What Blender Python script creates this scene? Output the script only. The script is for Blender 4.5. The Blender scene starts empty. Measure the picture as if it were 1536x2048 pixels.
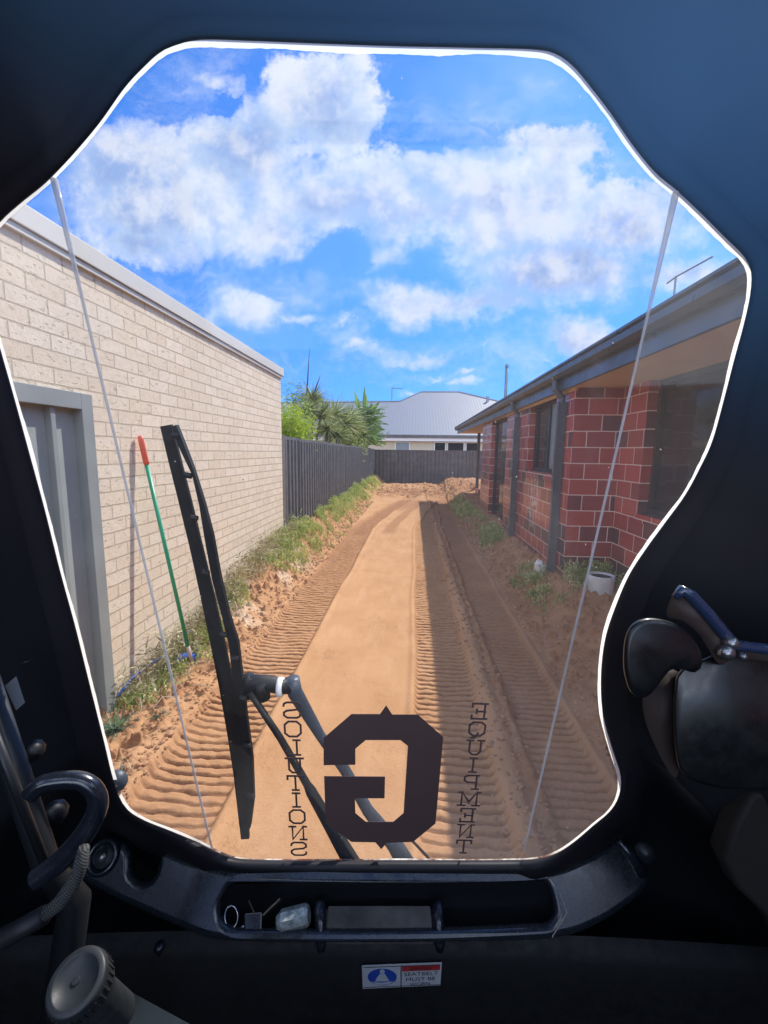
import bpy, bmesh, math, random
import numpy as np
from mathutils import Vector, Matrix, noise as mnoise
random.seed(7); rng = np.random.default_rng(7)
C = bpy.context.scene.collection
RAD = math.radians
# ------------------------------------------------------------------ camera
F = 860.0
YAW, PITCH, ROLL = RAD(3.8), RAD(8.0), RAD(0.7)
EYE = Vector((0, 0, 1.65))
RM = Matrix.Rotation(YAW, 3, 'Z') @ Matrix.Rotation(math.pi/2 - PITCH, 3, 'X') @ Matrix.Rotation(ROLL, 3, 'Z')
cam_d = bpy.data.cameras.new('camera'); cam = bpy.data.objects.new('camera', cam_d); C.objects.link(cam)
cam.matrix_world = Matrix.Translation(EYE) @ RM.to_4x4()
cam_d.sensor_fit = 'HORIZONTAL'; cam_d.sensor_width = 36; cam_d.lens = F/1536*36
cam_d.clip_start = 0.02; cam_d.clip_end = 2000
S = bpy.context.scene; S.camera = cam
S.view_settings.view_transform = 'Standard'; S.view_settings.look = 'None'
S.view_settings.exposure = 0.80; S.view_settings.gamma = 1
S.cycles.transparent_max_bounces = 24; S.cycles.max_bounces = 8
SUN = Vector((0.50, 0.80, 1.0)).normalized()      # towards the sun

def ray(x, y): return RM @ Vector(((x-768)/F, -(y-1024)/F, -1))
def onX(x, y, X): d = ray(x, y); return EYE + d*(X/d.x)
def onY(x, y, Y): d = ray(x, y); return EYE + d*(Y/d.y)

# ------------------------------------------------------------------ node helper
class N:
    def __init__(s, nt): s.nt = nt; s.n = nt.nodes; s.l = nt.links
    def new(s, t, **k):
        n = s.n.new(t)
        for a, v in k.items(): setattr(n, a, v)
        return n
    def put(s, inp, v):
        if hasattr(v, 'is_linked') or isinstance(v, bpy.types.NodeSocket): s.l.new(v, inp)
        elif v is not None:
            if isinstance(v, (tuple, list)) and len(v) == 3 and inp.type == 'RGBA': v = (*v, 1)
            inp.default_value = v
    def math(s, op, a, b=None, c=None, clamp=False):
        n = s.new('ShaderNodeMath', operation=op, use_clamp=clamp)
        s.put(n.inputs[0], a)
        if b is not None: s.put(n.inputs[1], b)
        if c is not None: s.put(n.inputs[2], c)
        return n.outputs[0]
    def vmath(s, op, a, b=None, scale=None):
        n = s.new('ShaderNodeVectorMath', operation=op)
        s.put(n.inputs[0], a)
        if b is not None: s.put(n.inputs[1], b)
        if scale is not None: s.put(n.inputs['Scale'], scale)
        return n.outputs['Value'] if op in ('LENGTH', 'DOT_PRODUCT') else n.outputs[0]
    def noise(s, vec, scale, detail=4, rough=.55, out=0, dist=0):
        n = s.new('ShaderNodeTexNoise'); s.put(n.inputs['Vector'], vec)
        n.inputs['Scale'].default_value = scale; n.inputs['Detail'].default_value = detail
        n.inputs['Roughness'].default_value = rough; n.inputs['Distortion'].default_value = dist
        return n.outputs[out]
    def ramp(s, fac, stops):
        n = s.new('ShaderNodeValToRGB'); s.put(n.inputs[0], fac); e = n.color_ramp.elements
        while len(e) < len(stops): e.new(.5)
        for i, (p, c) in enumerate(stops):
            e[i].position = p; e[i].color = (*c, 1) if len(c) == 3 else c
        return n.outputs[0]
    def sstep(s, v, a, b, c=0., d=1.):
        n = s.new('ShaderNodeMapRange', interpolation_type='SMOOTHSTEP'); s.put(n.inputs[0], v)
        for i, q in enumerate((a, b, c, d)): n.inputs[i+1].default_value = q
        return n.outputs[0]
    def mix(s, f, a, b, mode='MIX'):
        n = s.new('ShaderNodeMix', data_type='RGBA', blend_type=mode); n.clamp_factor = True
        s.put(n.inputs[0], f); s.put(n.inputs[6], a); s.put(n.inputs[7], b); return n.outputs[2]
    def sep(s, v): n = s.new('ShaderNodeSeparateXYZ'); s.put(n.inputs[0], v); return n.outputs
    def comb(s, x, y, z):
        n = s.new('ShaderNodeCombineXYZ'); [s.put(n.inputs[i], v) for i, v in enumerate((x, y, z))]; return n.outputs[0]
    def bump(s, h, strength=.3, dist=.01, normal=None):
        n = s.new('ShaderNodeBump'); s.put(n.inputs['Height'], h); n.inputs['Strength'].default_value = strength
        n.inputs['Distance'].default_value = dist
        if normal is not None: s.put(n.inputs['Normal'], normal)
        return n.outputs[0]

def material(name, fn=None, color=(.5, .5, .5), rough=.6, metal=0., spec=.5, coat=0., noise_amt=.15, nscale=8, bump=0., bscale=60):
    m = bpy.data.materials.new(name); m.use_nodes = True
    nt = m.node_tree; b = nt.nodes['Principled BSDF']; k = N(nt)
    b.inputs['Roughness'].default_value = rough; b.inputs['Metallic'].default_value = metal
    b.inputs['Specular IOR Level'].default_value = spec; b.inputs['Coat Weight'].default_value = coat
    co = k.new('ShaderNodeTexCoord').outputs['Object']
    if fn: fn(k, b, co); return m
    f = k.noise(co, nscale, 5, .6)
    lo = tuple(c*(1-noise_amt) for c in color); hi = tuple(min(1, c*(1+noise_amt)) for c in color)
    k.put(b.inputs['Base Color'], k.ramp(f, [(.3, lo), (.7, hi)]))
    k.put(b.inputs['Roughness'], k.sstep(k.noise(co, nscale*2.3, 4), .3, .7, max(0.03, rough-.08), min(1, rough+.1)))
    if bump: k.put(b.inputs['Normal'], k.bump(k.noise(co, bscale, 4), bump, .004))
    return m

# ------------------------------------------------------------------ world: sky with a bank of broken cloud
W = bpy.data.worlds.new('World'); S.world = W; W.use_nodes = True
wk = N(W.node_tree); W.node_tree.nodes.clear()
sky = wk.new('ShaderNodeTexSky', sky_type='NISHITA'); sky.sun_disc = False
sky.sun_elevation = math.asin(SUN.z); sky.sun_rotation = math.atan2(SUN.x, SUN.y)
sky.air_density = 1.0; sky.dust_density = .25; sky.ozone_density = 3.0; sky.altitude = 50
gen = wk.new('ShaderNodeTexCoord').outputs['Generated']
x_, y_, z_ = wk.sep(gen)[:3]
ay = wk.math('MAXIMUM', wk.math('ABSOLUTE', y_), .04)
uv0 = wk.comb(wk.math('DIVIDE', x_, ay), wk.math('DIVIDE', z_, ay), wk.math('MULTIPLY', y_, .6))
warp = wk.vmath('SUBTRACT', wk.noise(uv0, 4.5, 8, .66, out=1), (.5, .5, .5))
uvw = wk.vmath('ADD', uv0, wk.vmath('SCALE', warp, scale=.17))
BL = [(330,405,300,120),(500,330,190,130),(250,340,170,80),(655,215,115,140),(640,410,230,100),(270,490,190,50),(560,480,150,55),
      (1000,390,280,140),(1120,300,110,70),(880,440,220,90),(1240,440,180,90),(1130,540,260,95),(1350,540,140,50),(850,600,170,62),(960,605,190,60),
      (770,500,70,50),(1150,665,150,55),(505,610,105,60),(470,585,60,45),(580,628,70,22),(680,640,60,32),
      (718,692,62,26),(848,712,68,24),(870,752,26,14),(920,743,25,8),(917,767,34,13),(963,697,14,10),(815,795,26,9),(940,245,40,20),(395,160,75,40),(1440,400,90,60),(1090,718,50,12)]
acc = None
for (px, py, a, b_) in BL:
    d = ray(px, py); u0, v0 = d.x/d.y, d.z/d.y
    dd = ray(px+a, py); ru = abs(dd.x/dd.y-u0); dd = ray(px, py+b_); rv = abs(dd.z/dd.y-v0)
    dv = wk.vmath('MULTIPLY', wk.vmath('SUBTRACT', uvw, (u0, v0, 0)), (1/ru, 1/rv, 0))
    val = wk.math('SUBTRACT', 1.0, wk.vmath('LENGTH', dv))
    # smaller clouds keep smaller values so that the noise eats into all of them alike
    val = wk.math('MULTIPLY', val, min(1.0, .35+max(a, b_)/220))
    if acc is None: acc = val
    else:
        n = wk.new('ShaderNodeMath', operation='SMOOTH_MAX'); wk.put(n.inputs[0], acc); wk.put(n.inputs[1], val); n.inputs[2].default_value = .08; acc = n.outputs[0]
HL = [(690,505,75,50),(870,265,110,70),(950,150,200,60),(420,215,70,40),(600,560,120,28)]
hol = None
for (px, py, a, b_) in HL:
    d = ray(px, py); u0, v0 = d.x/d.y, d.z/d.y; dd = ray(px+a, py); ru = abs(dd.x/dd.y-u0); dd = ray(px, py+b_); rv = abs(dd.z/dd.y-v0)
    val = wk.math('SUBTRACT', 1.0, wk.vmath('LENGTH', wk.vmath('MULTIPLY', wk.vmath('SUBTRACT', uvw, (u0, v0, 0)), (1/ru, 1/rv, 0))), clamp=True)
    hol = val if hol is None else wk.math('MAXIMUM', hol, val)
acc = wk.math('SUBTRACT', acc, wk.math('MULTIPLY', hol, .9))
fb = wk.noise(uv0, 5.5, 13, .68)
fb2 = wk.noise(uv0, 2.2, 6, .5)
dens = wk.math('ADD', acc, wk.math('MULTIPLY', wk.math('SUBTRACT', fb, .5), 2.0))
dens = wk.math('ADD', dens, wk.math('MULTIPLY', wk.math('SUBTRACT', fb2, .5), .35))
back = wk.math('ADD', wk.math('SUBTRACT', fb2, .40), wk.math('MULTIPLY', wk.math('SUBTRACT', fb, .5), .6))   # added unseen clouds behind the viewer
isf = wk.sstep(y_, .0, .1)
dens = wk.math('ADD', wk.math('MULTIPLY', dens, isf), wk.math('MULTIPLY', back, wk.math('SUBTRACT', 1, isf)))
alpha = wk.mix(wk.sstep(fb2, .44, .64), wk.sstep(dens, -.05, .80), wk.sstep(dens, -.04, .26))
alpha = wk.sep(alpha)[0]
wisp = wk.noise(wk.vmath('MULTIPLY', uvw, (2.2, 4.5, 1)), 1.6, 9, .7)
alpha = wk.math('MAXIMUM', alpha, wk.math('MULTIPLY', wk.sstep(wisp, .47, .72), .42))
alpha = wk.math('MULTIPLY', alpha, wk.sstep(wk.noise(uv0, 13, 10, .7), .25, .50, .72, 1))
thick = wk.sstep(wk.math('ADD', dens, wk.math('MULTIPLY', wk.math('SUBTRACT', wk.noise(uvw, 3.0, 7, .6), .5), .8)), .26, 1.0)
# sunlit side: compare the density towards the sun
fbs = wk.noise(wk.vmath('ADD', uv0, (.022, .034, 0)), 5.5, 10, .60)
lit = wk.math('SUBTRACT', wk.noise(uv0, 5.5, 10, .60), fbs)
ccol = wk.ramp(thick, [(0, (.78, .93, 1.16)), (.4, (.63, .79, 1.08)), (1, (.46, .62, .98))])
ccol = wk.mix(wk.sstep(lit, -.11, .11), wk.mix(1, ccol, (.86, .90, .97), 'MULTIPLY'), wk.mix(.55, ccol, (1.25, 1.22, 1.20)))
hz = wk.sstep(z_, .02, .50)
skyc = wk.mix(1, sky.outputs[0], wk.mix(hz, (.125, .31, .70), (.225, .48, .86)), 'MULTIPLY')
CLOUD = 3.35
cl = wk.vmath('SCALE', ccol, scale=wk.math('ADD', CLOUD, wk.math('MULTIPLY', wk.sstep(y_, .12, -.15), 12.0)))   # extra brightness added to the unseen clouds behind, to fill the shade
fin = wk.mix(wk.math('MULTIPLY', alpha, .93), skyc, cl)
bg = wk.new('ShaderNodeBackground'); wk.put(bg.inputs[0], fin); bg.inputs[1].default_value = .15
wo = wk.new('ShaderNodeOutputWorld'); wk.l.new(bg.outputs[0], wo.inputs[0])
W.cycles.sampling_method = 'MANUAL'; W.cycles.sample_map_resolution = 512
# ------------------------------------------------------------------ sun
sd = bpy.data.lights.new('sun', 'SUN'); sd.energy = 3.0; sd.angle = RAD(.53); sd.color = (1, .94, .85)
so = bpy.data.objects.new('sun', sd); C.objects.link(so); so.rotation_euler = SUN.to_track_quat('Z', 'Y').to_euler()

# ------------------------------------------------------------------ object helpers
def tag(o, label=None, cat=None, group=None, kind=None):
    if label: o['label'] = label
    if cat: o['category'] = cat
    if group: o['group'] = group
    if kind: o['kind'] = kind
    return o
def thing(name, label, cat, loc=(0, 0, 0), group=None):
    o = bpy.data.objects.new(name, None); o.empty_display_size = .1; C.objects.link(o); o.location = loc
    return tag(o, label, cat, group)
def link(name, me, mat, parent=None, smooth=False):
    o = bpy.data.objects.new(name, me); C.objects.link(o)
    if mat and not len(me.materials): me.materials.append(mat)
    if smooth: me.shade_smooth()
    if parent:
        o.parent = parent; o.matrix_parent_inverse = Matrix.Identity(4)
    return o
def off(parent):   # vertices are given in world (or cab) space; parts sit at the parent's negative offset
    return Vector((0, 0, 0)) if parent is None else parent_off.get(parent.name, Vector((0, 0, 0)))
parent_off = {}
def root(name, label, cat, loc, group=None):
    o = thing(name, label, cat, loc, group); parent_off[o.name] = Vector(loc); return o
class MB:
    def __init__(s): s.v = []; s.f = []
    def add(s, vs, fs):
        b = len(s.v); s.v += [tuple(v) for v in vs]; s.f += [tuple(i+b for i in f) for f in fs]; return s
    def box(s, a, b):
        x0, y0, z0 = [min(a[i], b[i]) for i in range(3)]; x1, y1, z1 = [max(a[i], b[i]) for i in range(3)]
        return s.add([(x0,y0,z0),(x1,y0,z0),(x1,y1,z0),(x0,y1,z0),(x0,y0,z1),(x1,y0,z1),(x1,y1,z1),(x0,y1,z1)],
                     [(0,3,2,1),(4,5,6,7),(0,1,5,4),(1,2,6,5),(2,3,7,6),(3,0,4,7)])
    def tube(s, pts, r, n=12, cap=True, flat=1.0):
        pts = [Vector(p) for p in pts]; rs = r if isinstance(r, (list, tuple)) else [r]*len(pts)
        b = len(s.v); up = None
        for i, p in enumerate(pts):
            t = (pts[min(i+1, len(pts)-1)]-pts[max(i-1, 0)]).normalized()
            if up is None:
                up = Vector((0, 0, 1)) if abs(t.z) < .9 else Vector((1, 0, 0))
            a = (up - t*up.dot(t)).normalized(); c = t.cross(a); up = a
            for k in range(n):
                q = 2*math.pi*k/n; s.v.append(tuple(p + a*math.cos(q)*rs[i] + c*math.sin(q)*rs[i]*flat))
        for i in range(len(pts)-1):
            for k in range(n):
                k2 = (k+1) % n; s.f.append((b+i*n+k, b+i*n+k2, b+(i+1)*n+k2, b+(i+1)*n+k))
        if cap:
            s.f.append(tuple(b+k for k in range(n))[::-1]); s.f.append(tuple(b+(len(pts)-1)*n+k for k in range(n)))
        return s
    def lathe(s, prof, org, axis=(0, 0, 1), n=24):
        ax = Vector(axis).normalized(); a = ax.orthogonal().normalized(); c = ax.cross(a); b = len(s.v)
        for (r, h) in prof:
            for k in range(n):
                q = 2*math.pi*k/n; s.v.append(tuple(Vector(org)+ax*h+(a*math.cos(q)+c*math.sin(q))*max(r, 1e-5)))
        for i in range(len(prof)-1):
            for k in range(n):
                k2 = (k+1) % n; s.f.append((b+i*n+k, b+i*n+k2, b+(i+1)*n+k2, b+(i+1)*n+k))
        return s
    def quad(s, *vs): return s.add(vs, [tuple(range(len(vs)))])
    def build(s, name, mat, parent=None, smooth=False, bevel=0, weld=False):
        me = bpy.data.meshes.new(name); o_ = off(parent)
        me.from_pydata([(v[0]-o_.x, v[1]-o_.y, v[2]-o_.z) for v in s.v], [], s.f); me.update()
        bm = bmesh.new(); bm.from_mesh(me)
        if weld: bmesh.ops.remove_doubles(bm, verts=bm.verts, dist=1e-5)
        bmesh.ops.recalc_face_normals(bm, faces=bm.faces)
        if bevel: bmesh.ops.bevel(bm, geom=list(bm.edges), offset=bevel, segments=2, affect='EDGES', profile=.6, clamp_overlap=True)
        bm.to_mesh(me); bm.free()
        return link(name, me, mat, parent, smooth)

def vnoise(x, y, s, seed=0):
    x = np.asarray(x)*s; y = np.asarray(y)*s
    xi = np.floor(x).astype(np.int64); yi = np.floor(y).astype(np.int64); fx = x-xi; fy = y-yi
    fx = fx*fx*(3-2*fx); fy = fy*fy*(3-2*fy)
    def h(a, b):
        n = (a*374761393 + b*668265263 + seed*974634777) & 0x7fffffff
        n = ((n ^ (n >> 13))*1274126177) & 0x7fffffff
        return ((n ^ (n >> 16)) & 0xffff)/65535.0
    return (h(xi, yi)*(1-fx)+h(xi+1, yi)*fx)*(1-fy)+(h(xi, yi+1)*(1-fx)+h(xi+1, yi+1)*fx)*fy
def fbm(x, y, s, o=4, seed=0, g=.5):
    t = 0; a = 1; n = 0
    for i in range(o): t = t+a*vnoise(x, y, s*2**i, seed+i*17); n += a; a *= g
    return t/n
def ss(a, b, x): t = np.clip((x-a)/(b-a), 0, 1); return t*t*(3-2*t)

# ------------------------------------------------------------------ ground
def curve_x(Y):       # the wheel lines swing to the right past nine metres
    return np.where(Y > 8.5, (np.maximum(Y, 8.5)-8.5)**1.5*.055, 0.)
def bandmask(X, a, b, e=.02): return ss(a-e, a+e, X)*(1-ss(b-e, b+e, X))
def ground(X, Y):
    X = np.asarray(X, float); Y = np.asarray(Y, float)
    cx = curve_x(Y)
    wob = (vnoise(X*0+3, Y, 1.2, 3)-.5)*.05
    far = ss(2.3, 5.6, Y)
    z = np.zeros_like(X)
    # berms along both walls
    lb = ss(-1.33, -1.86, -0*X + X) if False else ss(1.33, 1.88, -X)
    z = z + lb*(-.03+.40*far) + ss(1.15, 1.5, -X)*.03
    z = z + ss(1.12, 1.72, X)*(.12+.16*ss(2, 5, Y)) + ss(2.0, 2.4, X)*.02
    rough = fbm(X, Y, 9, 5, 11, .62)-.5
    coarse = fbm(X, Y, 2.2, 3, 5)-.5
    edge = np.clip(ss(1.22, 1.5, -X) + ss(1.02, 1.2, X) + bandmask(X, .57, .68, .03)*.8, 0, 1)
    z = z + coarse*.04*(.25+edge) + rough*.07*edge
    clod = np.maximum(fbm(X, Y, 22, 3, 77, .6)-.62, 0)*edge*.28
    z = z + clod
    z = z + (fbm(X*3, Y*.6, 3, 4, 21)-.5)*.010
    # tread ribs pressed by the tracks
    valley_shade = np.zeros_like(X)
    def ribs(xa, xb, seed, depth, pitch, follow=1.0, groove_dark=0):
        nonlocal z
        xx = X - cx*follow - wob
        m = bandmask(xx, xa, xb, .018)
        ph = Y + (fbm(X*1.4, Y*1.0, 5, 3, seed)-.5)*.022 + (fbm(X, Y*1.5, 24, 2, seed+3)-.5)*.012 + np.sin((xx-xa)/(xb-xa)*math.pi)*.008
        saw = (ph/pitch) % 1.0
        prof = np.where(saw < .14, (.14-saw)/.14, np.where(saw < .26, 0, np.where(saw < .42, (saw-.26)/.16, 1)))
        deep = (.45+.8*vnoise(X, Y, 3.5, seed+5))*(1-.3*ss(2.2, 1.5, Y))
        pit = fbm(X, Y, 16, 3, seed+9, .6)-.5
        valley_shade[:] = np.maximum(valley_shade, m*(1-prof)*np.clip(deep, 0, 1.2))  # groove mask for the painted rib shadow
        z = z - m*(.022+.006) + m*((prof-.8)*depth*deep + pit*.020)
        # pushed up shoulders
        z = z + bandmask(xx, xa-.05, xa-.005, .02)*.016 + bandmask(xx, xb+.005, xb+.05, .02)*.014
        return m
    near = 1-ss(11.5, 14.5, Y)
    m1 = ribs(-1.31, -.86, 31, .022, .061)
    m2 = ribs(.06, .46, 47, .021, .061)
    m3 = ribs(.67, 1.02, 63, .027, .061, .2)
    z = z + bandmask(X, .50, .58, .03)*.035*(.6+.8*vnoise(X, Y, 4, 91))
    # scuffed dark dirt between the two right hand tracks and a crossing turn mark
    # rubble ridge in front of the far fence
    pile = ss(15.0, 16.6, Y)*(1-ss(19.5, 21.5, Y))*ss(-1.7, -1.2, X)*(1-ss(2.6, 3.4, X))
    z = z + pile*(.02+.20*fbm(X, Y, 1.4, 4, 41)+.16*(fbm(X, Y, 7, 3, 43)-.5))
    z = z + ss(18.5, 21, Y)*.08
    tm = np.maximum(np.maximum(m1, m2), m3)
    # dirt attribute: 0 smooth dry sand, 1 darker loose earth
    mud = bandmask(X, .57, 1.45, .06)*(.28+.45*vnoise(X, Y, 3, 8)) + bandmask(X, .1, 1.2, .1)*ss(7, 10, Y)*.4
    turn = bandmask(X-cx*1.0-wob, -1.2, -.35, .05)*ss(8.2, 9.0, Y)*(1-ss(14, 15.5, Y))*(1-bandmask(X-cx*1.15, -.92, -.62, .05)*(1-ss(11.5, 13, Y)))
    dirt = np.clip(mud + turn*.8 + m1*.42*ss(3, 8, Y) + m1*.25 + m2*.22 + m3*.3 + edge*.35*ss(.45, .6, fbm(X, Y, 5, 4, 99)) + ss(1.2, 1.6, X)*.5 + clod*30, 0, 1)
    dirt = np.clip(dirt*(1-ss(14.6, 15.4, Y)*.65) + pile*ss(.42, .6, fbm(X, Y, 3, 4, 55))*.9, 0, 1)
    pale = ss(1.28, 1.55, -X)*ss(2.2, 3.4, Y)*(1-ss(5.5, 7, Y))*ss(.45, .62, fbm(X, Y, 4, 3, 12))
    return z, dirt, pale, valley_shade*(1-ss(6.5, 9.5, Y)*.6)
ys = [-200, -60, -20, -8, -3, -.5, .3, .8]; y = 1.2
while y < 8: ys.append(y); y += .0062 + max(0, y-4.5)*.0034
while y < 23: ys.append(y); y += .02*(y/8)**1.3
ys += [24, 26, 30, 45, 90, 300, 900]
xs = [-900, -200, -60, -20, -8, -3.5] + list(np.arange(-2.3, 2.75, .0125)) + [3.2, 4.5, 8, 20, 60, 200, 900]
X, Y = np.meshgrid(np.array(xs, float), np.array(ys, float))
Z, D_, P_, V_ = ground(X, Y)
nearz = (np.abs(X) < 8) & (Y > -.6) & (Y < 25)
Z = np.where(nearz, Z, np.where(X > 2, .25, np.where(X < -2, .3, 0.0)))
nr, nc = X.shape
me = bpy.data.meshes.new('ground'); me.vertices.add(nr*nc)
me.vertices.foreach_set('co', np.stack([X, Y, Z], -1).astype(np.float32).ravel())
idx = np.arange(nr*nc).reshape(nr, nc)
q = np.stack([idx[:-1, :-1], idx[:-1, 1:], idx[1:, 1:], idx[1:, :-1]], -1).reshape(-1, 4)
me.loops.add(q.size); me.loops.foreach_set('vertex_index', q.ravel().astype(np.int32))
me.polygons.add(len(q)); me.polygons.foreach_set('loop_start', (np.arange(len(q))*4).astype(np.int32))
me.update(calc_edges=True)
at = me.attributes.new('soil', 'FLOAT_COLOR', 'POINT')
at.data.foreach_set('color', np.stack([D_, P_, V_, D_*0+1], -1).astype(np.float32).ravel())  # blue channel holds the painted groove shade
def m_ground(k, b, co):
    a = k.new('ShaderNodeAttribute', attribute_name='soil'); r = k.sep(a.outputs['Vector'])
    n1 = k.noise(co, 2.2, 6, .6); n2 = k.noise(co, 38, 6, .7); n3 = k.noise(k.vmath('MULTIPLY', co, (3, .7, 1)), 2.5, 5, .6)
    base = k.ramp(n1, [(.3, (.455, .245, .118)), (.7, (.54, .305, .155))])
    base = k.mix(k.sstep(n3, .45, .7, 0, .35), base, (.60, .37, .21))
    dark = k.ramp(n2, [(.3, (.24, .118, .060)), (.7, (.44, .225, .118))])
    d = k.math('MULTIPLY', r[0], k.sstep(n2, .2, .62, .65, 1.1), clamp=True)
    col = k.mix(d, base, dark)
    col = k.mix(k.math('MULTIPLY', r[1], .7), col, (.66, .50, .34))
    cn_ = k.noise(k.vmath('MULTIPLY', co, (1.6, 1.0, 1)), 2.3, 8, .7); crk = k.math('MULTIPLY', k.sstep(k.math('ABSOLUTE', k.math('SUBTRACT', cn_, .5)), .010, .0), k.sstep(k.noise(co, 1.7, 3), .50, .62))
    col = k.mix(k.math('MULTIPLY', crk, .55), col, (.22, .11, .055))
    col = k.mix(k.math('MULTIPLY', r[2], .85, clamp=True), col, k.mix(n2, (.14, .062, .032), (.25, .125, .068)))  # rib shadow painted dark into the grooves
    spk = k.noise(co, 160, 3, .7)
    col = k.mix(k.sstep(spk, .62, .75, 0, .35), col, (.20, .10, .05))
    k.put(b.inputs['Base Color'], col); b.inputs['Roughness'].default_value = .95; b.inputs['Specular IOR Level'].default_value = .1
    k.put(b.inputs['Normal'], k.bump(k.math('ADD', k.noise(co, 60, 6, .7), k.math('MULTIPLY', k.noise(co, 14, 4), .8)), .45, .012))
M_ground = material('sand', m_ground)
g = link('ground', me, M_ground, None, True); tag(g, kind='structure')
def gz(x, y): return float(ground(np.array([x]), np.array([y]))[0][0])

# ------------------------------------------------------------------ shared materials
def brick_mat(name, L, H, cols, mortar, squash_bump=.5, vcoat=0, rough=.85, pits=True, mort=.010):
    def fn(k, b, co):
        s = k.sep(co); nrm = k.sep(k.new('ShaderNodeNewGeometry').outputs['True Normal'])
        side = k.math('GREATER_THAN', k.math('ABSOLUTE', nrm[0]), .5)
        u = k.math('ADD', k.math('MULTIPLY', s[1], side), k.math('MULTIPLY', s[0], k.math('SUBTRACT', 1, side)))
        wv = k.vmath('SCALE', k.vmath('SUBTRACT', k.noise(co, 9, 3, out=1), (.5, .5, .5)), scale=.006)
        vec = k.vmath('ADD', k.comb(u, s[2], 0), wv)
        def br(c1, c2, m):
            n = k.new('ShaderNodeTexBrick'); k.put(n.inputs['Vector'], vec); n.offset = .5
            n.inputs['Scale'].default_value = 1; n.inputs['Brick Width'].default_value = L; n.inputs['Row Height'].default_value = H
            n.inputs['Mortar Size'].default_value = mort/2; n.inputs['Mortar Smooth'].default_value = .25
            n.inputs['Color1'].default_value = (*c1, 1); n.inputs['Color2'].default_value = (*c2, 1); n.inputs['Mortar'].default_value = (*m, 1)
            n.inputs['Bias'].default_value = 0; return n
        n1 = br((0, 0, 0), (1, 1, 1), (.5, .5, .5)); val = k.sep(n1.outputs['Color'])[0]
        col = k.ramp(val, cols)
        f1 = k.noise(co, 28, 6, .65)
        col = k.mix(k.sstep(f1, .35, .7, 0, .35), col, k.mix(1, col, (.76, .72, .70), 'MULTIPLY'))
        big = k.noise(co, 1.3, 4, .5); col = k.mix(k.sstep(big, .4, .7, 0, .35), col, k.mix(1, col, (1.1, 1.06, 1.0), 'MULTIPLY'))
        pit = k.sstep(k.noise(k.vmath('MULTIPLY', co, (1, .7, 1.6)), 34, 4, .7), .58, .72)
        if pits: col = k.mix(k.math('MULTIPLY', pit, .35), col, k.mix(1, col, (.62, .58, .55), 'MULTIPLY'))
        mc = k.mix(k.noise(co, 50, 4), mortar, tuple(c*.75 for c in mortar))
        col = k.mix(n1.outputs['Fac'], col, mc)
        if not pits:      # salt bloom on the lower courses
            dd = k.vmath('LENGTH', k.vmath('MULTIPLY', k.vmath('SUBTRACT', co, (-3.3, .15, .95)), (1, 3.2, 1.7)))
            col = k.mix(k.math('MULTIPLY', k.sstep(dd, 1.0, .1), k.sstep(k.noise(co, 9, 5, .6), .40, .66)), col, (.80, .72, .70))
        k.put(b.inputs['Base Color'], col); b.inputs['Roughness'].default_value = rough; b.inputs['Coat Weight'].default_value = vcoat
        h = k.math('SUBTRACT', k.math('MULTIPLY', k.noise(co, 70, 5, .7), .35), n1.outputs['Fac'])
        if pits: h = k.math('SUBTRACT', h, k.math('MULTIPLY', pit, .35))
        k.put(b.inputs['Normal'], k.bump(h, squash_bump, .014))
    return material(name, fn)
M_cream = brick_mat('cream_brick', .240, .086, [(0, (.75, .625, .465)), (.5, (.79, .67, .505)), (1, (.82, .71, .555))], (.66, .54, .39), 1.0)
M_red = brick_mat('red_brick', .300, .172, [(0, (.06, .036, .05)), (.2, (.15, .05, .06)), (.3, (.30, .065, .065)), (.7, (.42, .075, .065)), (1, (.50, .11, .09))], (.90, .68, .58), .4, .35, .35, False, .012)
M_coping = material('coping_paint', color=(.60, .575, .51), rough=.6, nscale=2, noise_amt=.04)
M_doorg = material('door_grey_paint', color=(.27, .295, .285), rough=.45, nscale=3, noise_amt=.1, bump=.05, bscale=20)
M_char = material('charcoal_steel', color=(.115, .115, .118), rough=.5, metal=.0, nscale=5, noise_amt=.25)
M_charb = material('dusty_charcoal_steel', color=(.14, .125, .12), rough=.7, nscale=3, noise_amt=.25)
M_gut = material('gutter_blue_grey', color=(.065, .078, .085), rough=.35, nscale=4, noise_amt=.15)
M_soff = material('soffit_board', color=(.68, .50, .31), rough=.8, nscale=3, noise_amt=.06)
M_pipe = material('downpipe_grey', color=(.075, .085, .10), rough=.4, nscale=5, noise_amt=.2)
M_frame = material('dark_window_frame', color=(.03, .033, .04), rough=.4)
M_galv = material('galvanised_pipe', color=(.22, .26, .30), rough=.4, metal=.5)
M_cream_r = material('cream_render', color=(.62, .56, .42), rough=.9, nscale=5, noise_amt=.05)
M_white = material('white_trim', color=(.75, .75, .74), rough=.5, noise_amt=.05)
def m_roof(k, b, co):
    s = k.sep(co); w = k.math('SINE', k.math('MULTIPLY', s[0], 2*math.pi/.19))
    w2 = k.noise(co, 1.5, 4)
    k.put(b.inputs['Base Color'], k.mix(k.sstep(w, -1, 1), (.175, .19, .215), k.mix(w2, (.195, .21, .24), (.175, .19, .225)))); b.inputs['Roughness'].default_value = .55
    k.put(b.inputs['Normal'], k.bump(w, .12, .01))
M_roof = material('corrugated_roof', m_roof)
M_tile = material('dark_roof_sheet', color=(.07, .08, .09), rough=.5)
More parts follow.
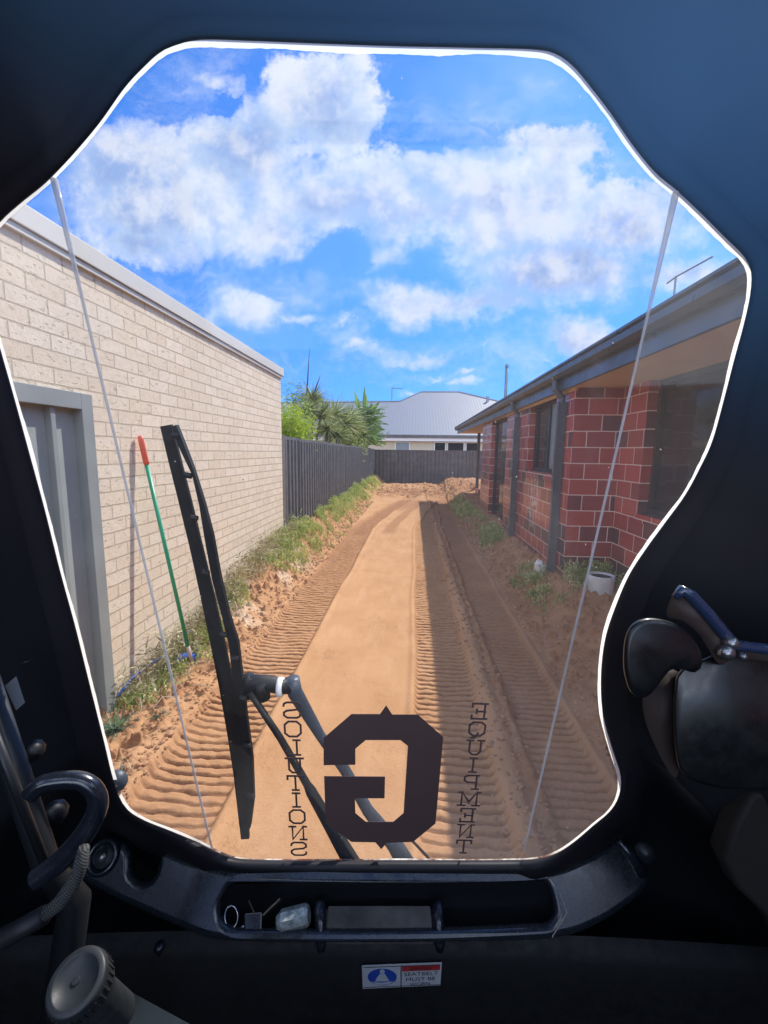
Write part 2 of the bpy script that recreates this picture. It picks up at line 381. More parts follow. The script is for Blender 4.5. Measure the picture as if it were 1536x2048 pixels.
def m_winglass(k, b, co):
    b.inputs['Base Color'].default_value = (.012, .016, .022, 1); b.inputs['Roughness'].default_value = .05
    b.inputs['Specular IOR Level'].default_value = .45
    n = k.noise(co, 3, 5, .6)
    k.put(b.inputs['Roughness'], k.sstep(n, .4, .8, .04, .35))
    k.put(b.inputs['Base Color'], k.mix(n, (.010, .015, .022), (.022, .030, .036)))
M_wing = material('dark_window_glass', m_winglass)
def m_curt(k, b, co):
    s = k.sep(co); w = k.noise(k.comb(k.math('MULTIPLY', s[1], 14), s[2], 0), 1.0, 3)
    k.put(b.inputs['Base Color'], k.mix(w, (.16, .20, .21), (.30, .35, .36))); b.inputs['Roughness'].default_value = .8
    b.inputs['Coat Weight'].default_value = 1; b.inputs['Coat Roughness'].default_value = .1
M_curt = material('curtain_behind_glass', m_curt)

# ------------------------------------------------------------------ left house of cream brick
LW = -1.90
lh = root('brick_house', 'sunlit cream brick house with pale parapet capping and grey door, left of the track', 'house', (-4.5, 1.5, 0))
dY0, dY1, dZ1 = 1.18, 2.445, 1.955
m = MB(); yb = -5.0; yf = 6.17
m.box((LW, dY1, -.4), (LW-.24, yf, 2.665)); m.box((LW, yb, -.4), (LW-.24, dY0, 2.665)); m.box((LW, dY0, dZ1), (LW-.24, dY1, 2.665))
m.build('wall', M_cream, lh)
m = MB(); m.box((LW-.24, yf, -.4), (-8, yf-.24, 2.66)); m.box((-8, yb, -.4), (-7.76, yf-.24, 2.66)); m.box((LW-.24, yb, -.4), (-7.76, yb+.24, 2.66)); m.build('wall', M_cream, lh)
m = MB(); m.box((LW-.25, yb, 2.62), (-7.7, yf-.3, 2.70)); m.build('roof', M_roof, lh)
m = MB(); m.box((LW+.035, yb-.03, 2.69), (LW-.26, yf+.05, 2.795)); m.build('parapet_capping', M_coping, lh, bevel=.004)
m = MB(); m.box((LW+.022, yb-.02, 2.655), (LW-.02, yf+.035, 2.686)); m.build('flashing', M_coping, lh, bevel=.003)
m = MB(); m.box((LW+.012, yb-.02, 2.6865), (LW-.02, yf+.03, 2.6895)); m.build('shadow_gap', M_frame, lh)
dr = MB(); dr.box((LW-.028, dY0+.02, -.1), (LW-.06, dY1-.02, dZ1-.03)).build('door', material('pale_door_sheet', color=(.33, .365, .345), rough=.5, nscale=3, noise_amt=.08), lh)
door = [o for o in bpy.data.objects if o.name.startswith('door')][-1]
parent_off[door.name] = parent_off[lh.name]
def door_part(name, a, b, bev=.003):
    mm = MB().box(a, b); o = mm.build(name, M_doorg, door, bevel=bev); return o
door_part('door_frame', (LW+.03, dY1-.085, -.15), (LW-.13, dY1, dZ1)); door_part('door_frame', (LW+.03, dY0, -.15), (LW-.13, dY0+.09, dZ1))
door_part('door_frame', (LW+.03, dY0+.09, dZ1-.09), (LW-.13, dY1-.085, dZ1)); door_part('mullion', (LW+.01, 2.165, -.12), (LW-.05, 2.195, dZ1-.09)); [door_part('mullion', (LW+.01, q_, -.12), (LW-.05, q_+.03, dZ1-.09)) for q_ in (1.93, 1.695, 1.46)]

# ------------------------------------------------------------------ right house of red brick
rh = root('brick_house', 'shaded red brick house with dark windows and blue grey gutter, right of the track', 'house', (5, 6, 0))
RX, RX2, YR = 1.70, 2.20, 4.82
m = MB(); T = .24; top = 2.37
def wallX(m, x, y0, y1, z0, z1): m.box((x, y0, z0), (x+T, y1, z1))
# front section with a window (Y 5.42-6.55, sill 1.32) and a door opening 8.15-9.75
wallX(m, RX, YR+.001, 5.42, -.3, top); wallX(m, RX, 5.42, 6.62, -.3, 1.315); wallX(m, RX, 6.62, 8.15, -.3, top)
m.box((RX+T, YR+.001, -.3), (RX2-.001, YR+T, top))            # return facing the machine
m.box((RX+T, 8.15-T, -.3), (RX+1.2, 8.15, top))
wallX(m, RX, 9.75, 10.95, -.3, top); m.box((RX+T, 10.95-T, -.3), (RX+1.1, 10.95, top)); m.box((RX+T, 9.75, -.3), (RX+1.1, 9.75+T, top))
wallX(m, RX+1.1, 10.95-T, 15.6, -.3, top); m.box((RX+1.1+T, 15.6-T, -.3), (8, 15.6, top))
wallX(m, RX2, 4.33, YR+.001, -.3, top); wallX(m, RX2, 1.55, 4.33, -.3, .995); wallX(m, RX2, -4, 1.55, -.3, top)
m.box((RX+.03, 8.151, -.3), (RX+T, 9.749, .215))
m.build('wall', M_red, rh)
# gutter, fascia, soffit, roof
GX = 1.60; gy0, gy1 = -4.2, 16.3
m = MB(); m.box((GX, gy0, 2.335), (GX+.03, gy1, 2.50)); m.build('fascia', M_gut, rh)
m = MB()
prof = [(0, .0), (-.055, .0), (-.095, .03), (-.10, .075), (-.085, .09), (-.105, .10), (-.105, .118), (-.09, .118), (-.08, .10), (0, .10)]
pv = [(GX-.001+a, 2.455+b) for a, b in prof]
vs = [(x, gy0, z) for x, z in pv]+[(x, gy1+.1, z) for x, z in pv]; n_ = len(pv)
m.add(vs, [(i, (i+1) % n_, n_+(i+1) % n_, n_+i) for i in range(n_)]+[tuple(range(n_))[::-1], tuple(range(n_, 2*n_))])
m.box((GX, gy1, 2.455), (8, gy1+.1, 2.57)); m.build('gutter', M_gut, rh)
m = MB(); m.box((GX+.03, gy0, 2.345), (RX+1.4, gy1, 2.357)); m.box((RX+1.4, 15.5, 2.345), (8, gy1, 2.357)); m.build('soffit', M_soff, rh)
m = MB(); m.box((RX-.012, YR-.02, 2.318), (RX+.02, 8.2, 2.343)); m.build('soffit_trim', M_soff, rh)
sl = math.tan(RAD(24)); rx0, rxm = GX-.03, 6.2; zr = 2.56; zt = zr+(rxm-rx0)*sl; yend = gy1+.05
m = MB(); m.add([(rx0, gy0, zr), (rx0, yend, zr), (rxm, yend-(rxm-rx0), zt), (rxm, gy0, zt), (rxm*2-rx0, yend, zr), (rxm*2-rx0, gy0, zr)], [(0, 1, 2, 3), (1, 4, 2), (2, 4, 5, 3), (0, 3, 5), (0, 5, 4, 1)]); m.build('roof', M_tile, rh)
# downpipes
def pipe(y, x=RX-.055, zb=.1):
    p = MB(); p.box((x-.045, y-.03, zb), (x+.045, y+.03, 2.22)); p.tube([(x, y, 2.2), (x-.0, y, 2.27), (GX-.04, y, 2.36), (GX-.04, y, 2.46)], .038, 10)
    o = p.build('downpipe', M_pipe, rh, bevel=0)
    parent_off[o.name] = parent_off[rh.name]
    for zz in (1.3, .55): MB().box((x-.05, y-.034, zz), (x+.06, y+.034, zz+.025)).build('pipe_strap', M_pipe, o)
pipe(5.06); pipe(7.15)
m = MB(); m.box((2.28, 15.8, -.1), (2.38, 15.9, 2.345)); m.build('veranda_post', M_char, rh, bevel=.004)
m = MB(); m.box((2.15, 14.3, -.1), (2.55, 15.0, .42)); m.build('low_wall', M_red, rh)
def window(x, y0, y1, z0, z1, mull, curt=None):
    f = MB(); w = .05; xx = x+.09
    f.box((xx, y0, z0), (xx+.06, y0+w, z1)); f.box((xx, y1-w, z0), (xx+.06, y1, z1)); f.box((xx, y0+w, z0), (xx+.06, y1-w, z0+w)); f.box((xx, y0+w, z1-w), (xx+.06, y1-w, z1))
    for q in mull: f.box((xx+.002, q-w/2, z0+w), (xx+.058, q+w/2, z1-w))
    fr = f.build('window', M_frame, rh); parent_off[fr.name] = parent_off[rh.name]
    MB().box((xx+.03, y0+w, z0+w), (xx+.036, y1-w, z1-w)).build('pane', M_wing, fr)
    if curt: MB().box((xx+.028, curt[0], z0+w), (xx+.0295, curt[1], z1-w)).build('curtain', M_curt, fr)
    if z0 > .5:
        s_ = MB(); s_.box((x-.012, y0-.02, z0-.085), (x+.10, y1+.02, z0-.001)); s_.build('sill', M_red, fr)
window(RX, 5.42, 6.62, 1.402, 2.345, [5.98], (5.47, 5.955)); window(RX2, 1.55, 4.33, 1.082, 2.345, [3.42, 2.5])
window(RX, 8.15, 9.75, .22, 2.345, [8.55], (8.20, 8.525))
ant = root('tv_antenna', 'thin grey aerial mast with a side arm on the roof of the red brick house', 'antenna', (3.3, 4.6, 3.3))
pA = onX(1352, 552, 3.0); pB = onX(1352, 620, 3.0)
m = MB(); bx, by = pA.x, pA.y; zroof = zr+(bx-rx0)*sl
m.tube([(bx, by, zroof-.02), (bx, by, pA.z)], .012, 8); parent_off[ant.name] = Vector((bx, by, zroof)); ant.location = (bx, by, zroof)
m.build('mast', M_galv, ant)
m = MB(); m.tube([(bx-.02, by+.14, pA.z-.03), (bx, by, pA.z-.01), (bx+.05, by-.55, pA.z-.02)], .009, 8)
m.build('arm', M_galv, ant)
vY = 11.5; pv_ = onY(1014, 728, vY); vx = pv_.x
vp = root('vent_pipe', 'tall slim grey flue pipe rising over the gutter of the red brick house', 'vent pipe', (vx, vY, 2.6))
MB().tube([(vx, vY, 2.5), (vx, vY, pv_.z-.06)], .036, 12).build('pipe', M_galv, vp, True)
MB().lathe([(.0, .0), (.046, .0), (.046, .03), (0, .1)], (vx, vY, pv_.z-.075)).build('cap', M_galv, vp)

# ------------------------------------------------------------------ far house
fh = root('brick_house', 'cream walled house with a pale grey corrugated hip roof beyond the back fence', 'house', (-2, 30, 0))
eY, eZ, sl2 = 26.4, 2.66, .456
def onroof(x, y):
    d = ray(x, y); t = (eZ-sl2*eY-1.65)/(d.z-sl2*d.y); return EYE+d*t
A = onroof(560, 806); B = onroof(800, 803); Cc = onroof(842, 784); Dd = onroof(917, 784); Ee = onroof(1003, 804); Fp = onroof(1180, 812)
eL, eR = Vector((-14, eY, eZ)), Vector((14, eY, eZ))
A = A+(A-B)*.9; Fp.z = Ee.z; Fp = Ee+(Vector((8, 0, 0)))
ridge = [A, B, Cc, Dd, Ee, Fp]
ext = [Vector((p.x, 2*max(B.y, p.y)-p.y+8, eZ)) for p in ridge]
m = MB(); m.add([eL, eR]+ridge, [(0, 1, 7, 6, 5, 4, 3, 2)]); m.add(ridge+ext, [(i, i+1, 7+i, 6+i) for i in range(5)])
m.build('roof', M_roof, fh)
m = MB(); m.tube([A, B, Cc, Dd, Ee, Fp], .07, 8); m.build('ridge_capping', M_galv, fh)
m = MB(); m.box((-14, eY-.12, eZ-.17), (14, eY, eZ+.01)); m.build('gutter', M_char, fh)
m = MB(); m.box((-14, eY-.05, eZ-.36), (14, eY+.3, eZ-.172)); m.build('fascia', M_white, fh)
m = MB(); m.box((-13.5, eY+.3, -.1), (13.5, eY+9, eZ-.2)); m.build('wall', M_cream_r, fh)
def fx(px): return onY(px, 890, eY+.28).x
for (a, b, c) in ((790, 820, 0), (868, 892, 0), (894, 929, 0), (931, 958, 0)):
    f = MB(); x0, x1 = fx(a), fx(b); z0, z1 = 1.2, 2.28; w = .06
    for bb in (((x0, z0), (x0+w, z1)), ((x1-w, z0), (x1, z1)), ((x0+w, z1-w), (x1-w, z1)), ((x0+w, z0), (x1-w, z0+w))): f.box((bb[0][0], eY+.22, bb[0][1]), (bb[1][0], eY+.31, bb[1][1]))
    o = f.build('window', M_white, fh); parent_off[o.name] = parent_off[fh.name]; MB().box((x0+w, eY+.26, z0+w), (x1-w, eY+.295, z1-w)).build('pane', M_wing if a > 850 else M_curt, o)
m = MB(); q = onroof(975, 803); m.tube([q+Vector((0, 0, -.1)), q+Vector((0, 0, .35))], .1, 10); m.build('roof_vent', M_galv, fh)
ap = onY(784, 775, 33); ab = onY(784, 806, 33)
an2 = root('tv_antenna', 'slim aerial with a short side arm on the far grey roof', 'antenna', (ap.x, 33, ab.z-.3))
MB().tube([(ap.x, 33, ab.z-.3), (ap.x, 33, ap.z)], .035, 8).build('mast', M_galv, an2); MB().tube([(ap.x, 33, ap.z-.05), (ap.x+.75, 33, ap.z-.05)], .028, 8).build('arm', M_galv, an2)

# ------------------------------------------------------------------ fences
def corr(m, p0, p1, z0, z1, pitch=.19, depth=.05, drop=(0, 0)):
    p0, p1 = Vector(p0), Vector(p1); L = (p1-p0).length; t = (p1-p0)/L; nrm = Vector((-t.y, t.x, 0)) if False else Vector((t.y, -t.x, 0))
    pts = []; s = 0
    while s < L:
        for a, d in ((0, 0), (.34, 0), (.44, 1), (.88, 1), (.98, 0)):
            if s+a*pitch <= L: pts.append((s+a*pitch, d*depth))
        s += pitch
    pts.append((L, 0))
    b = len(m.v)
    for s, d in pts:
        p = p0+t*s+nrm*d; m.v += [(p.x, p.y, z0), (p.x, p.y, z1)]
    for i in range(len(pts)-1): m.f.append((b+2*i, b+2*i+2, b+2*i+3, b+2*i+1))
lf = root('metal_fence', 'charcoal ribbed steel fence running back along the left side above the weeds', 'fence', (-1.95, 6.3, 0))
fy = [6.24, 7.2, 9.6, 12.0, 14.4, 16.8, 19.2, 21.45]
ftop = lambda y: 1.86+.0*(y)
for i in range(len(fy)-1):
    m = MB(); zt_ = 1.84-.012*i; corr(m, (-1.95, fy[i]+.03, 0), (-1.95, fy[i+1]-.03, 0), -.1, zt_-.03)
    o = m.build('panel', M_char, lf)
    sm = o.modifiers.new('s', 'SOLIDIFY'); sm.thickness = .004; sm.offset = -1
    MB().box((-1.97, fy[i]+.03, zt_-.03), (-1.91, fy[i+1]-.03, zt_+.015)).build('top_rail', M_char, lf)
for i, y in enumerate(fy[:-1]):
    w = .16 if i == 0 else .055
    MB().box((-1.98, y-.03, -.1), (-1.905, y+w-.03, 1.87-.012*i)).build('post', M_charb if i == 0 else M_char, lf)
bf = root('metal_fence', 'dark steel back fence closing the far end of the track below the cream walled house', 'fence', (.5, 21.5, 0))
for i in range(3):
    x0 = -1.98+i*2.4; m = MB(); corr(m, (x0+.03, 21.5, 0), (x0+2.37, 21.5, 0), 0, 1.70, .19, .03)
    o = m.build('panel', M_charb, bf); sm = o.modifiers.new('s', 'SOLIDIFY'); sm.thickness = .004
    MB().box((x0+.03, 21.46, 1.70), (x0+2.37, 21.53, 1.745)).build('top_rail', M_charb, bf)
for i in range(4):
    x0 = -1.98+i*2.4; MB().box((x0-.03, 21.45, 0), (x0+.03, 21.53, 1.76)).build('post', M_charb, bf)

# ------------------------------------------------------------------ plants
def leaf_mat(name, c1, c2, c3, trans=.3):
    def fn(k, b, co):
        a = k.new('ShaderNodeAttribute', attribute_name='tint'); t = k.sep(a.outputs['Vector'])[0]
        k.put(b.inputs['Base Color'], k.ramp(t, [(0, c1), (.5, c2), (1, c3)])); b.inputs['Roughness'].default_value = .55
        b.inputs['Specular IOR Level'].default_value = .3
        tr = k.new('ShaderNodeBsdfTranslucent'); k.put(tr.inputs[0], k.mix(1, k.ramp(t, [(0, c1), (.5, c2), (1, c3)]), (1.3, 1.5, .7), 'MULTIPLY'))
        mx = k.new('ShaderNodeMixShader'); mx.inputs[0].default_value = trans
        out = [n for n in k.n if n.type == 'OUTPUT_MATERIAL'][0]
        k.l.new(b.outputs[0], mx.inputs[1]); k.l.new(tr.outputs[0], mx.inputs[2]); k.l.new(mx.outputs[0], out.inputs[0])
    return material(name, fn)
M_weed = leaf_mat('weed_leaves', (.21, .27, .09), (.37, .42, .17), (.66, .57, .34))
M_shrub = leaf_mat('shrub_leaves', (.16, .21, .03), (.34, .42, .06), (.55, .58, .12), .4)
M_spike = leaf_mat('strappy_leaves', (.06, .09, .045), (.20, .26, .12), (.55, .52, .34))
M_banana = leaf_mat('broad_leaves', (.07, .14, .06), (.14, .23, .10), (.27, .36, .18))
M_dry = leaf_mat('dry_straw', (.26, .20, .12), (.44, .37, .24), (.66, .60, .45), .15)
M_wgrey = leaf_mat('grey_green_leaves', (.12, .18, .14), (.20, .28, .22), (.30, .38, .30))
M_bark = material('bark', color=(.14, .10, .07), rough=.9, nscale=20, bump=.5)
class Blades:
    def __init__(s): s.v = []; s.f = []; s.t = []
    def blade(s, p, d, L, w, bend=.3, tint=None, seg=3, droop=Vector((0, 0, -1)), side=None, shape='taper'):
        p = Vector(p); d = Vector(d).normalized(); t = random.random() if tint is None else tint
        sd_ = side if side is not None else d.cross(Vector((random.uniform(-1, 1), random.uniform(-1, 1), random.uniform(-.3, .3)))).normalized()
        b = len(s.v); cur = p.copy(); dirc = d.copy()
        for i in range(seg+1):
            q = i/seg
            ww = w*(1-q*.96) if shape == 'taper' else w*max(.04, math.sin(math.pi*min(1, .12+q*.88)))
            s.v += [tuple(cur-sd_*ww/2), tuple(cur+sd_*ww/2)]; s.t += [t, t]
            dirc = (dirc+droop*bend/seg).normalized(); cur = cur+dirc*L/seg
        for i in range(seg): s.f.append((b+2*i, b+2*i+1, b+2*i+3, b+2*i+2))
    def build(s, name, mat, parent=None, smooth=False):
        me = bpy.data.meshes.new(name); o_ = off(parent)
        me.from_pydata([(a-o_.x, b-o_.y, c-o_.z) for a, b, c in s.v], [], s.f); me.update()
        at = me.attributes.new('tint', 'FLOAT_COLOR', 'POINT')
        at.data.foreach_set('color', np.repeat(np.array(s.t, np.float32)[:, None], 4, 1).ravel())
        return link(name, me, mat, parent)
def rdir(up=.5, sp=1.): return Vector((random.gauss(0, sp), random.gauss(0, sp), up+abs(random.gauss(0, .4)))).normalized()
def zs(xs_, ys_): return ground(np.array(xs_), np.array(ys_))[0]
def weeds(n, fx_, fy_, fh_, keep=lambda x, y: True, w=.008, grp=8):
    B = Blades(); xs_, ys_ = [], []
    for i in range(n):
        y = fy_(); x = fx_(y)
        if keep(x, y): xs_.append(x); ys_.append(y)
    z_s = zs(xs_, ys_)
    for x, y, z in zip(xs_, ys_, z_s):
        h = fh_(x, y); t0 = random.random()**1.3
        if random.random() < .16: t0 = random.uniform(.75, 1)
        for _ in range(grp):
            # leafy weed: a stem and several small leaves off it
            p = Vector((x+random.gauss(0, .03), y+random.gauss(0, .04), z-.01)); d = rdir(1.6, .35); L = h*random.uniform(.5, 1.1)
            t = min(1, max(0, t0+random.gauss(0, .12)))
            B.blade(p, d, L, w*random.uniform(.5, 1.1), .5, t)
            if random.random() < .8:
                for _k in range(3):
                    B.blade(p+d*L*random.uniform(.2, .85), rdir(.4, .8), L*random.uniform(.12, .28), w*2.2*random.uniform(.6, 1.2), .4, t, 2, shape='leaf')
    return B
def left_w(y): return min(1, max(0, (y-3.9)/1.6))
def pick_y(a, b, p=1.7): return a+(b-a)*random.random()**p
Bl = weeds(2900, lambda y: -1.86+abs(random.gauss(0, 1))*(.10+.11*left_w(y)), lambda: pick_y(3.6, 19.5, 1.25), lambda x, y: random.uniform(.10, .27)*(.5+.5*left_w(y))*(.6+.9*max(0, mnoise.noise(Vector((x*1.5, y*1.1, 9)))+.35))*(1+.2*(y > 10)) * max(.35, 1-(x+1.86)/.7),
           lambda x, y: x < -1.30 and x > -1.89 and mnoise.noise(Vector((x*2, y*2.2, 1))) > (-.18 if y > 5.4 else .10))
o = Bl.build('weeds', M_weed); tag(o, 'green weeds growing in a strip along the foot of the left wall and fence', 'weeds', kind='stuff')
Bl = weeds(420, lambda y: -1.87+abs(random.gauss(0, .09)), lambda: pick_y(2.5, 6.3, 1), lambda x, y: random.uniform(.10, .34), w=.005, grp=5)
o = Bl.build('dry_grass', M_dry); tag(o, 'thin dry seeding grass stalks standing against the cream brick', 'grass', kind='stuff')
Bl = weeds(520, lambda y: -1.84+abs(random.gauss(0, .12)), lambda: random.uniform(2.38, 3.6), lambda x, y: random.uniform(.03, .11), lambda x, y: mnoise.noise(Vector((x*4, y*4, 5))) > -.2, w=.007, grp=6)
o = Bl.build('weeds', M_weed); tag(o, 'short sparse weeds beside the grey door frame', 'weeds', kind='stuff')
Bl = weeds(800, lambda y: 1.55-abs(random.gauss(0, .13))*(1 if y < 9 else 2.0), lambda: random.choice((random.gauss(4.8, .3), random.gauss(7.75, .35), random.gauss(7.75, .35), random.gauss(11.6, 1.2), random.gauss(11.6, 1.2))),
           lambda x, y: random.uniform(.06, .15)*(1+.04*y), lambda x, y: x < 1.64 and x > 1.12 and y > 3.2 and mnoise.noise(Vector((x*3, y*3, 2))) > -.12)
o = Bl.build('weeds', M_weed); tag(o, 'patchy green weeds at the foot of the red brick wall', 'weeds', kind='stuff')
Bl = weeds(260, lambda y: random.uniform(1.70, 2.17), lambda: random.uniform(4.25, 4.80), lambda x, y: random.uniform(.10, .27), lambda x, y: not (abs(x-1.93) < .22 and 3.85 < y < 4.55), w=.008)
o = Bl.build('weeds', M_weed); tag(o, 'taller weeds around the white pot in the red brick corner', 'weeds', kind='stuff')
# one grey-green clump at the door foot
def clump(name, label, cat, x, y, n, L, w, mat, up=.9, sp=.7, bend=.8):
    z = gz(x, y); r = root(name, label, cat, (x, y, z)); B = Blades()
    for _ in range(n): B.blade((x+random.gauss(0, .015), y+random.gauss(0, .015), z-.01), rdir(up, sp), L*random.uniform(.5, 1.1), w*random.uniform(.6, 1.2), bend)
    B.build('foliage', mat, r)
    MB().tube([(x, y, z-.03), (x, y, z+.02)], .012, 8).build('crown_base', M_bark, r)
clump('weed_clump', 'grey green spiky weed clump at the foot of the grey door frame', 'weed', -1.72, 2.22, 150, .17, .012, M_wgrey)
clump('weed_clump', 'small low grey weed alone on the bare sand left of the tracks', 'weed', -1.50, 2.33, 70, .07, .008, M_wgrey, .5, .8)
clump('weed_clump', 'dry pale weed tuft on the sand near the lower left window corner', 'weed', -1.42, 1.86, 60, .07, .005, M_dry, .5, .8)
# twigs
B = MB()
for i in range(46):
    x = -1.80+abs(random.gauss(0, .13)); y = random.uniform(2.35, 3.4); z = gz(x, y)+.012; a = random.uniform(0, 6.28); L = random.uniform(.06, .24)
    B.tube([(x, y, z), (x+math.cos(a)*L*.5, y+math.sin(a)*L*.5, z+random.uniform(.005, .05)), (x+math.cos(a+.3)*L, y+math.sin(a+.3)*L, z+random.uniform(-.005, .06))], [.0028, .0022, .001], 5)
o = B.build('dry_twigs', material('pale_twig', color=(.50, .42, .33), rough=.9)); tag(o, 'pale dry twigs scattered in the weeds by the cream wall', 'twigs', kind='stuff')
# soil clods / small stones
B = MB(); bmi = bmesh.new(); bmesh.ops.create_icosphere(bmi, subdivisions=1, radius=1); iv = [v.co.copy() for v in bmi.verts]; ifc = [tuple(v.index for v in f.verts) for f in bmi.faces]; bmi.free()
px_, py_ = [], []
for i in range(3400):
    y = pick_y(1.6, 14, 1.6); r_ = random.random()
    if r_ < .42: x = -1.30-abs(random.gauss(0, .18))
    elif r_ < .62: x = random.gauss(.55, .08)
    elif r_ < .93: x = 1.08+abs(random.gauss(0, .22))
    else: continue
    if -1.88 < x < 1.68: px_.append(x); py_.append(y)
for i in range(420): px_.append(random.uniform(-1.4, 2.4)); py_.append(random.uniform(15.6, 18.5))
pz_ = zs(px_, py_)
for x, y, z in zip(px_, py_, pz_):
    s_ = random.uniform(.004, .011)*(1+.10*y)*(1 if random.random() < .9 else 1.9); e = Vector((random.uniform(.7, 1.3), random.uniform(.7, 1.3), random.uniform(.5, .9)))
    B.add([(x+v.x*s_*e.x*random.uniform(.8, 1.2), y+v.y*s_*e.y*random.uniform(.8, 1.2), z+v.z*s_*e.z+s_*.2) for v in iv], ifc)
o = B.build('soil_clods', material('clod', color=(.42, .23, .12), rough=.95, nscale=30, noise_amt=.4)); tag(o, 'small clods and stones of red sand along the track edges', 'soil clods', kind='stuff')

# shrubs and strappy plants behind the left fence
def shrub(label, cx, cy, rx, ry, z0, z1, n, mat, seedk, leaf=(.03, .07), wl=.02, name='shrub', grp=None):
    random.seed(seedk); r = root(name, label, 'shrub', (cx, cy, .3), grp)
    tr = MB()
    for _ in range(7):
        a = random.uniform(0, 6.28); tr.tube([(cx, cy, .2), (cx+math.cos(a)*rx*.25, cy+math.sin(a)*ry*.25, (z0+z1)/2), (cx+math.cos(a)*rx*.6, cy+math.sin(a)*ry*.6, z1*.93)], [.03, .018, .006], 7)
    tr.build('trunk', M_bark, r)
    B = Blades(); cl = []
    for _ in range(26): cl.append((Vector((cx+random.uniform(-1, 1)*rx*.8, cy+random.uniform(-1, 1)*ry*.8, random.uniform(z0, z1))), random.uniform(.12, .30), random.random()))
    for _ in range(n):
        c, rr, tt = random.choice(cl); p = c+Vector((random.gauss(0, rr*.6), random.gauss(0, rr*.6), random.gauss(0, rr*.75)))
        B.blade(p, rdir(.3, 1), random.uniform(*leaf), wl*random.uniform(.6, 1.3), .3, min(1, max(0, tt*.6+random.random()*.4)), 2, shape='leaf')
    B.build('crown', mat, r); return r
def at(px, Y): return onY(px, 880, Y).x
shrub('bright yellow green leafy shrub just behind the first fence panel, next to the brick corner', -2.55, 8.6, .40, .8, 1.7, 2.30, 5200, M_shrub, 3, (.04, .09), .028)
shrub('sparse leafy sapling rising beside the cream wall corner', -2.55, 7.7, .12, .25, 1.6, 2.62, 900, M_shrub, 9, (.04, .09), .02)
shrub('thin upright sapling with small dark leaves behind the fence', -2.62, 9.6, .12, .2, 1.8, 2.9, 900, M_banana, 10, (.05, .10), .02)
shrub('low olive leafed bush behind the fence under the broad leaved plant', -2.7, 17.0, .7, 1.8, 1.6, 2.25, 3800, M_weed, 5, (.08, .16), .04)
def rosette(B, p, n, L, w, tilt=Vector((0, 0, 1)), drop=1.0):
    for _ in range(n):
        d = (Vector((random.gauss(0, 1), random.gauss(0, 1), random.gauss(.25, .7)))+tilt*.5).normalized()
        B.blade(p, d, L*random.uniform(.6, 1.1), w, drop*random.uniform(.3, 1), None, 4)
def yucca(label, heads, cx, cy, name='yucca'):
    r = root(name, label, 'yucca', (cx, cy, .3)); t = MB(); B = Blades()
    for (x, y, z, L, n) in heads:
        t.tube([(cx, cy, .2), ((cx+x)/2+random.gauss(0, .05), (cy+y)/2, z*.55), (x, y, z)], [.05, .04, .03], 8); rosette(B, Vector((x, y, z)), int(n*1.5), L*1.35, .036)
    t.build('trunk', M_bark, r); B.build('foliage', M_spike, r); return r
random.seed(21)
def hd(px, py, Y, L, n): p = onY(px, py, Y); return (p.x, p.y, p.z, L, n)
yucca('tall strappy leaved yucca with pale sword leaves behind the fence', [hd(625, 800, 11, .42, 150), hd(612, 825, 10.5, .4, 110), hd(642, 832, 11, .45, 140)], -2.7, 10.8)
yucca('spreading yucca with grey and straw coloured leaves drooping over the fence top', [hd(668, 832, 13, .55, 170), hd(655, 860, 12.2, .5, 150), hd(688, 850, 13.5, .55, 170), hd(675, 872, 12.6, .45, 120)], -2.75, 12.8)
yucca('dark strappy yucca beside the broad leaved plant', [hd(708, 858, 16, .55, 160), hd(722, 872, 16.5, .55, 130), hd(700, 835, 15.5, .5, 130)], -2.7, 16)
# two dark flower spikes
for (b0, t0, lab) in (((613, 850), (619, 697), 'tall thin dark flower spike rising above the yuccas, the taller one'), ((626, 800), (641, 750), 'shorter dark flower spike leaning to the right among the yuccas')):
    p0 = onY(*b0, 10.9); p1 = onY(*t0, 10.9); r = root('flower_spike', lab, 'flower spike', (p0.x, p0.y, p0.z)); pm = p0.lerp(p1, .5)+Vector((-.02, 0, 0))
    m = MB().tube([p0, pm, p1], [.028, .02, .004], 8); m.build('stem', material('dark_spike', color=(.05, .055, .045), rough=.7), r)
# broad-leaved plant
random.seed(4)
r = root('banana_plant', 'tall broad leaved bird of paradise plant standing over the fence before the grey roof', 'plant', (-2.5, 19.5, .3)); B = Blades()
def big(p0, p1, w, t):
    d = (p1-p0); L = d.length; sd_ = d.normalized().cross(Vector((random.uniform(-.4, .4), 1, random.uniform(-.2, .2)))).normalized()
    B.blade(p0, d+Vector((0, 0, .15*L)), L, w, .35, t, 8, side=sd_, shape='leaf')
m = MB(); base = Vector((-2.35, 19.4, .4))
for (a, b) in (((728, 830), (729, 772)), ((724, 838), (709, 781)), ((735, 838), (760, 800)), ((738, 846), (762, 832)), ((738, 862), (771, 858)), ((722, 852), (703, 826)), ((732, 820), (733, 788)), ((726, 850), (716, 795)), ((740, 872), (765, 880)), ((730, 845), (744, 806)), ((720, 868), (698, 862)), ((735, 860), (752, 836)), ((727, 870), (735, 815))):
    Yp = random.uniform(18.9, 19.9); p0 = onY(*a, Yp); p1 = onY(*b, Yp); big(p0, p1, random.uniform(.15, .24), random.random()); m.tube([base, base.lerp(p0, .6)+Vector((0, 0, .1)), p0], [.04, .03, .015], 6)
m.build('stem', material('green_stem', color=(.12, .16, .08)), r)
for _ in range(700):
    p = onY(random.gauss(735, 13), random.uniform(815, 890), random.uniform(18.8, 20)); B.blade(p, rdir(.2, 1), random.uniform(.25, .6), random.uniform(.03, .09), .6, None, 3, shape='leaf')
B.build('foliage', M_banana, r)

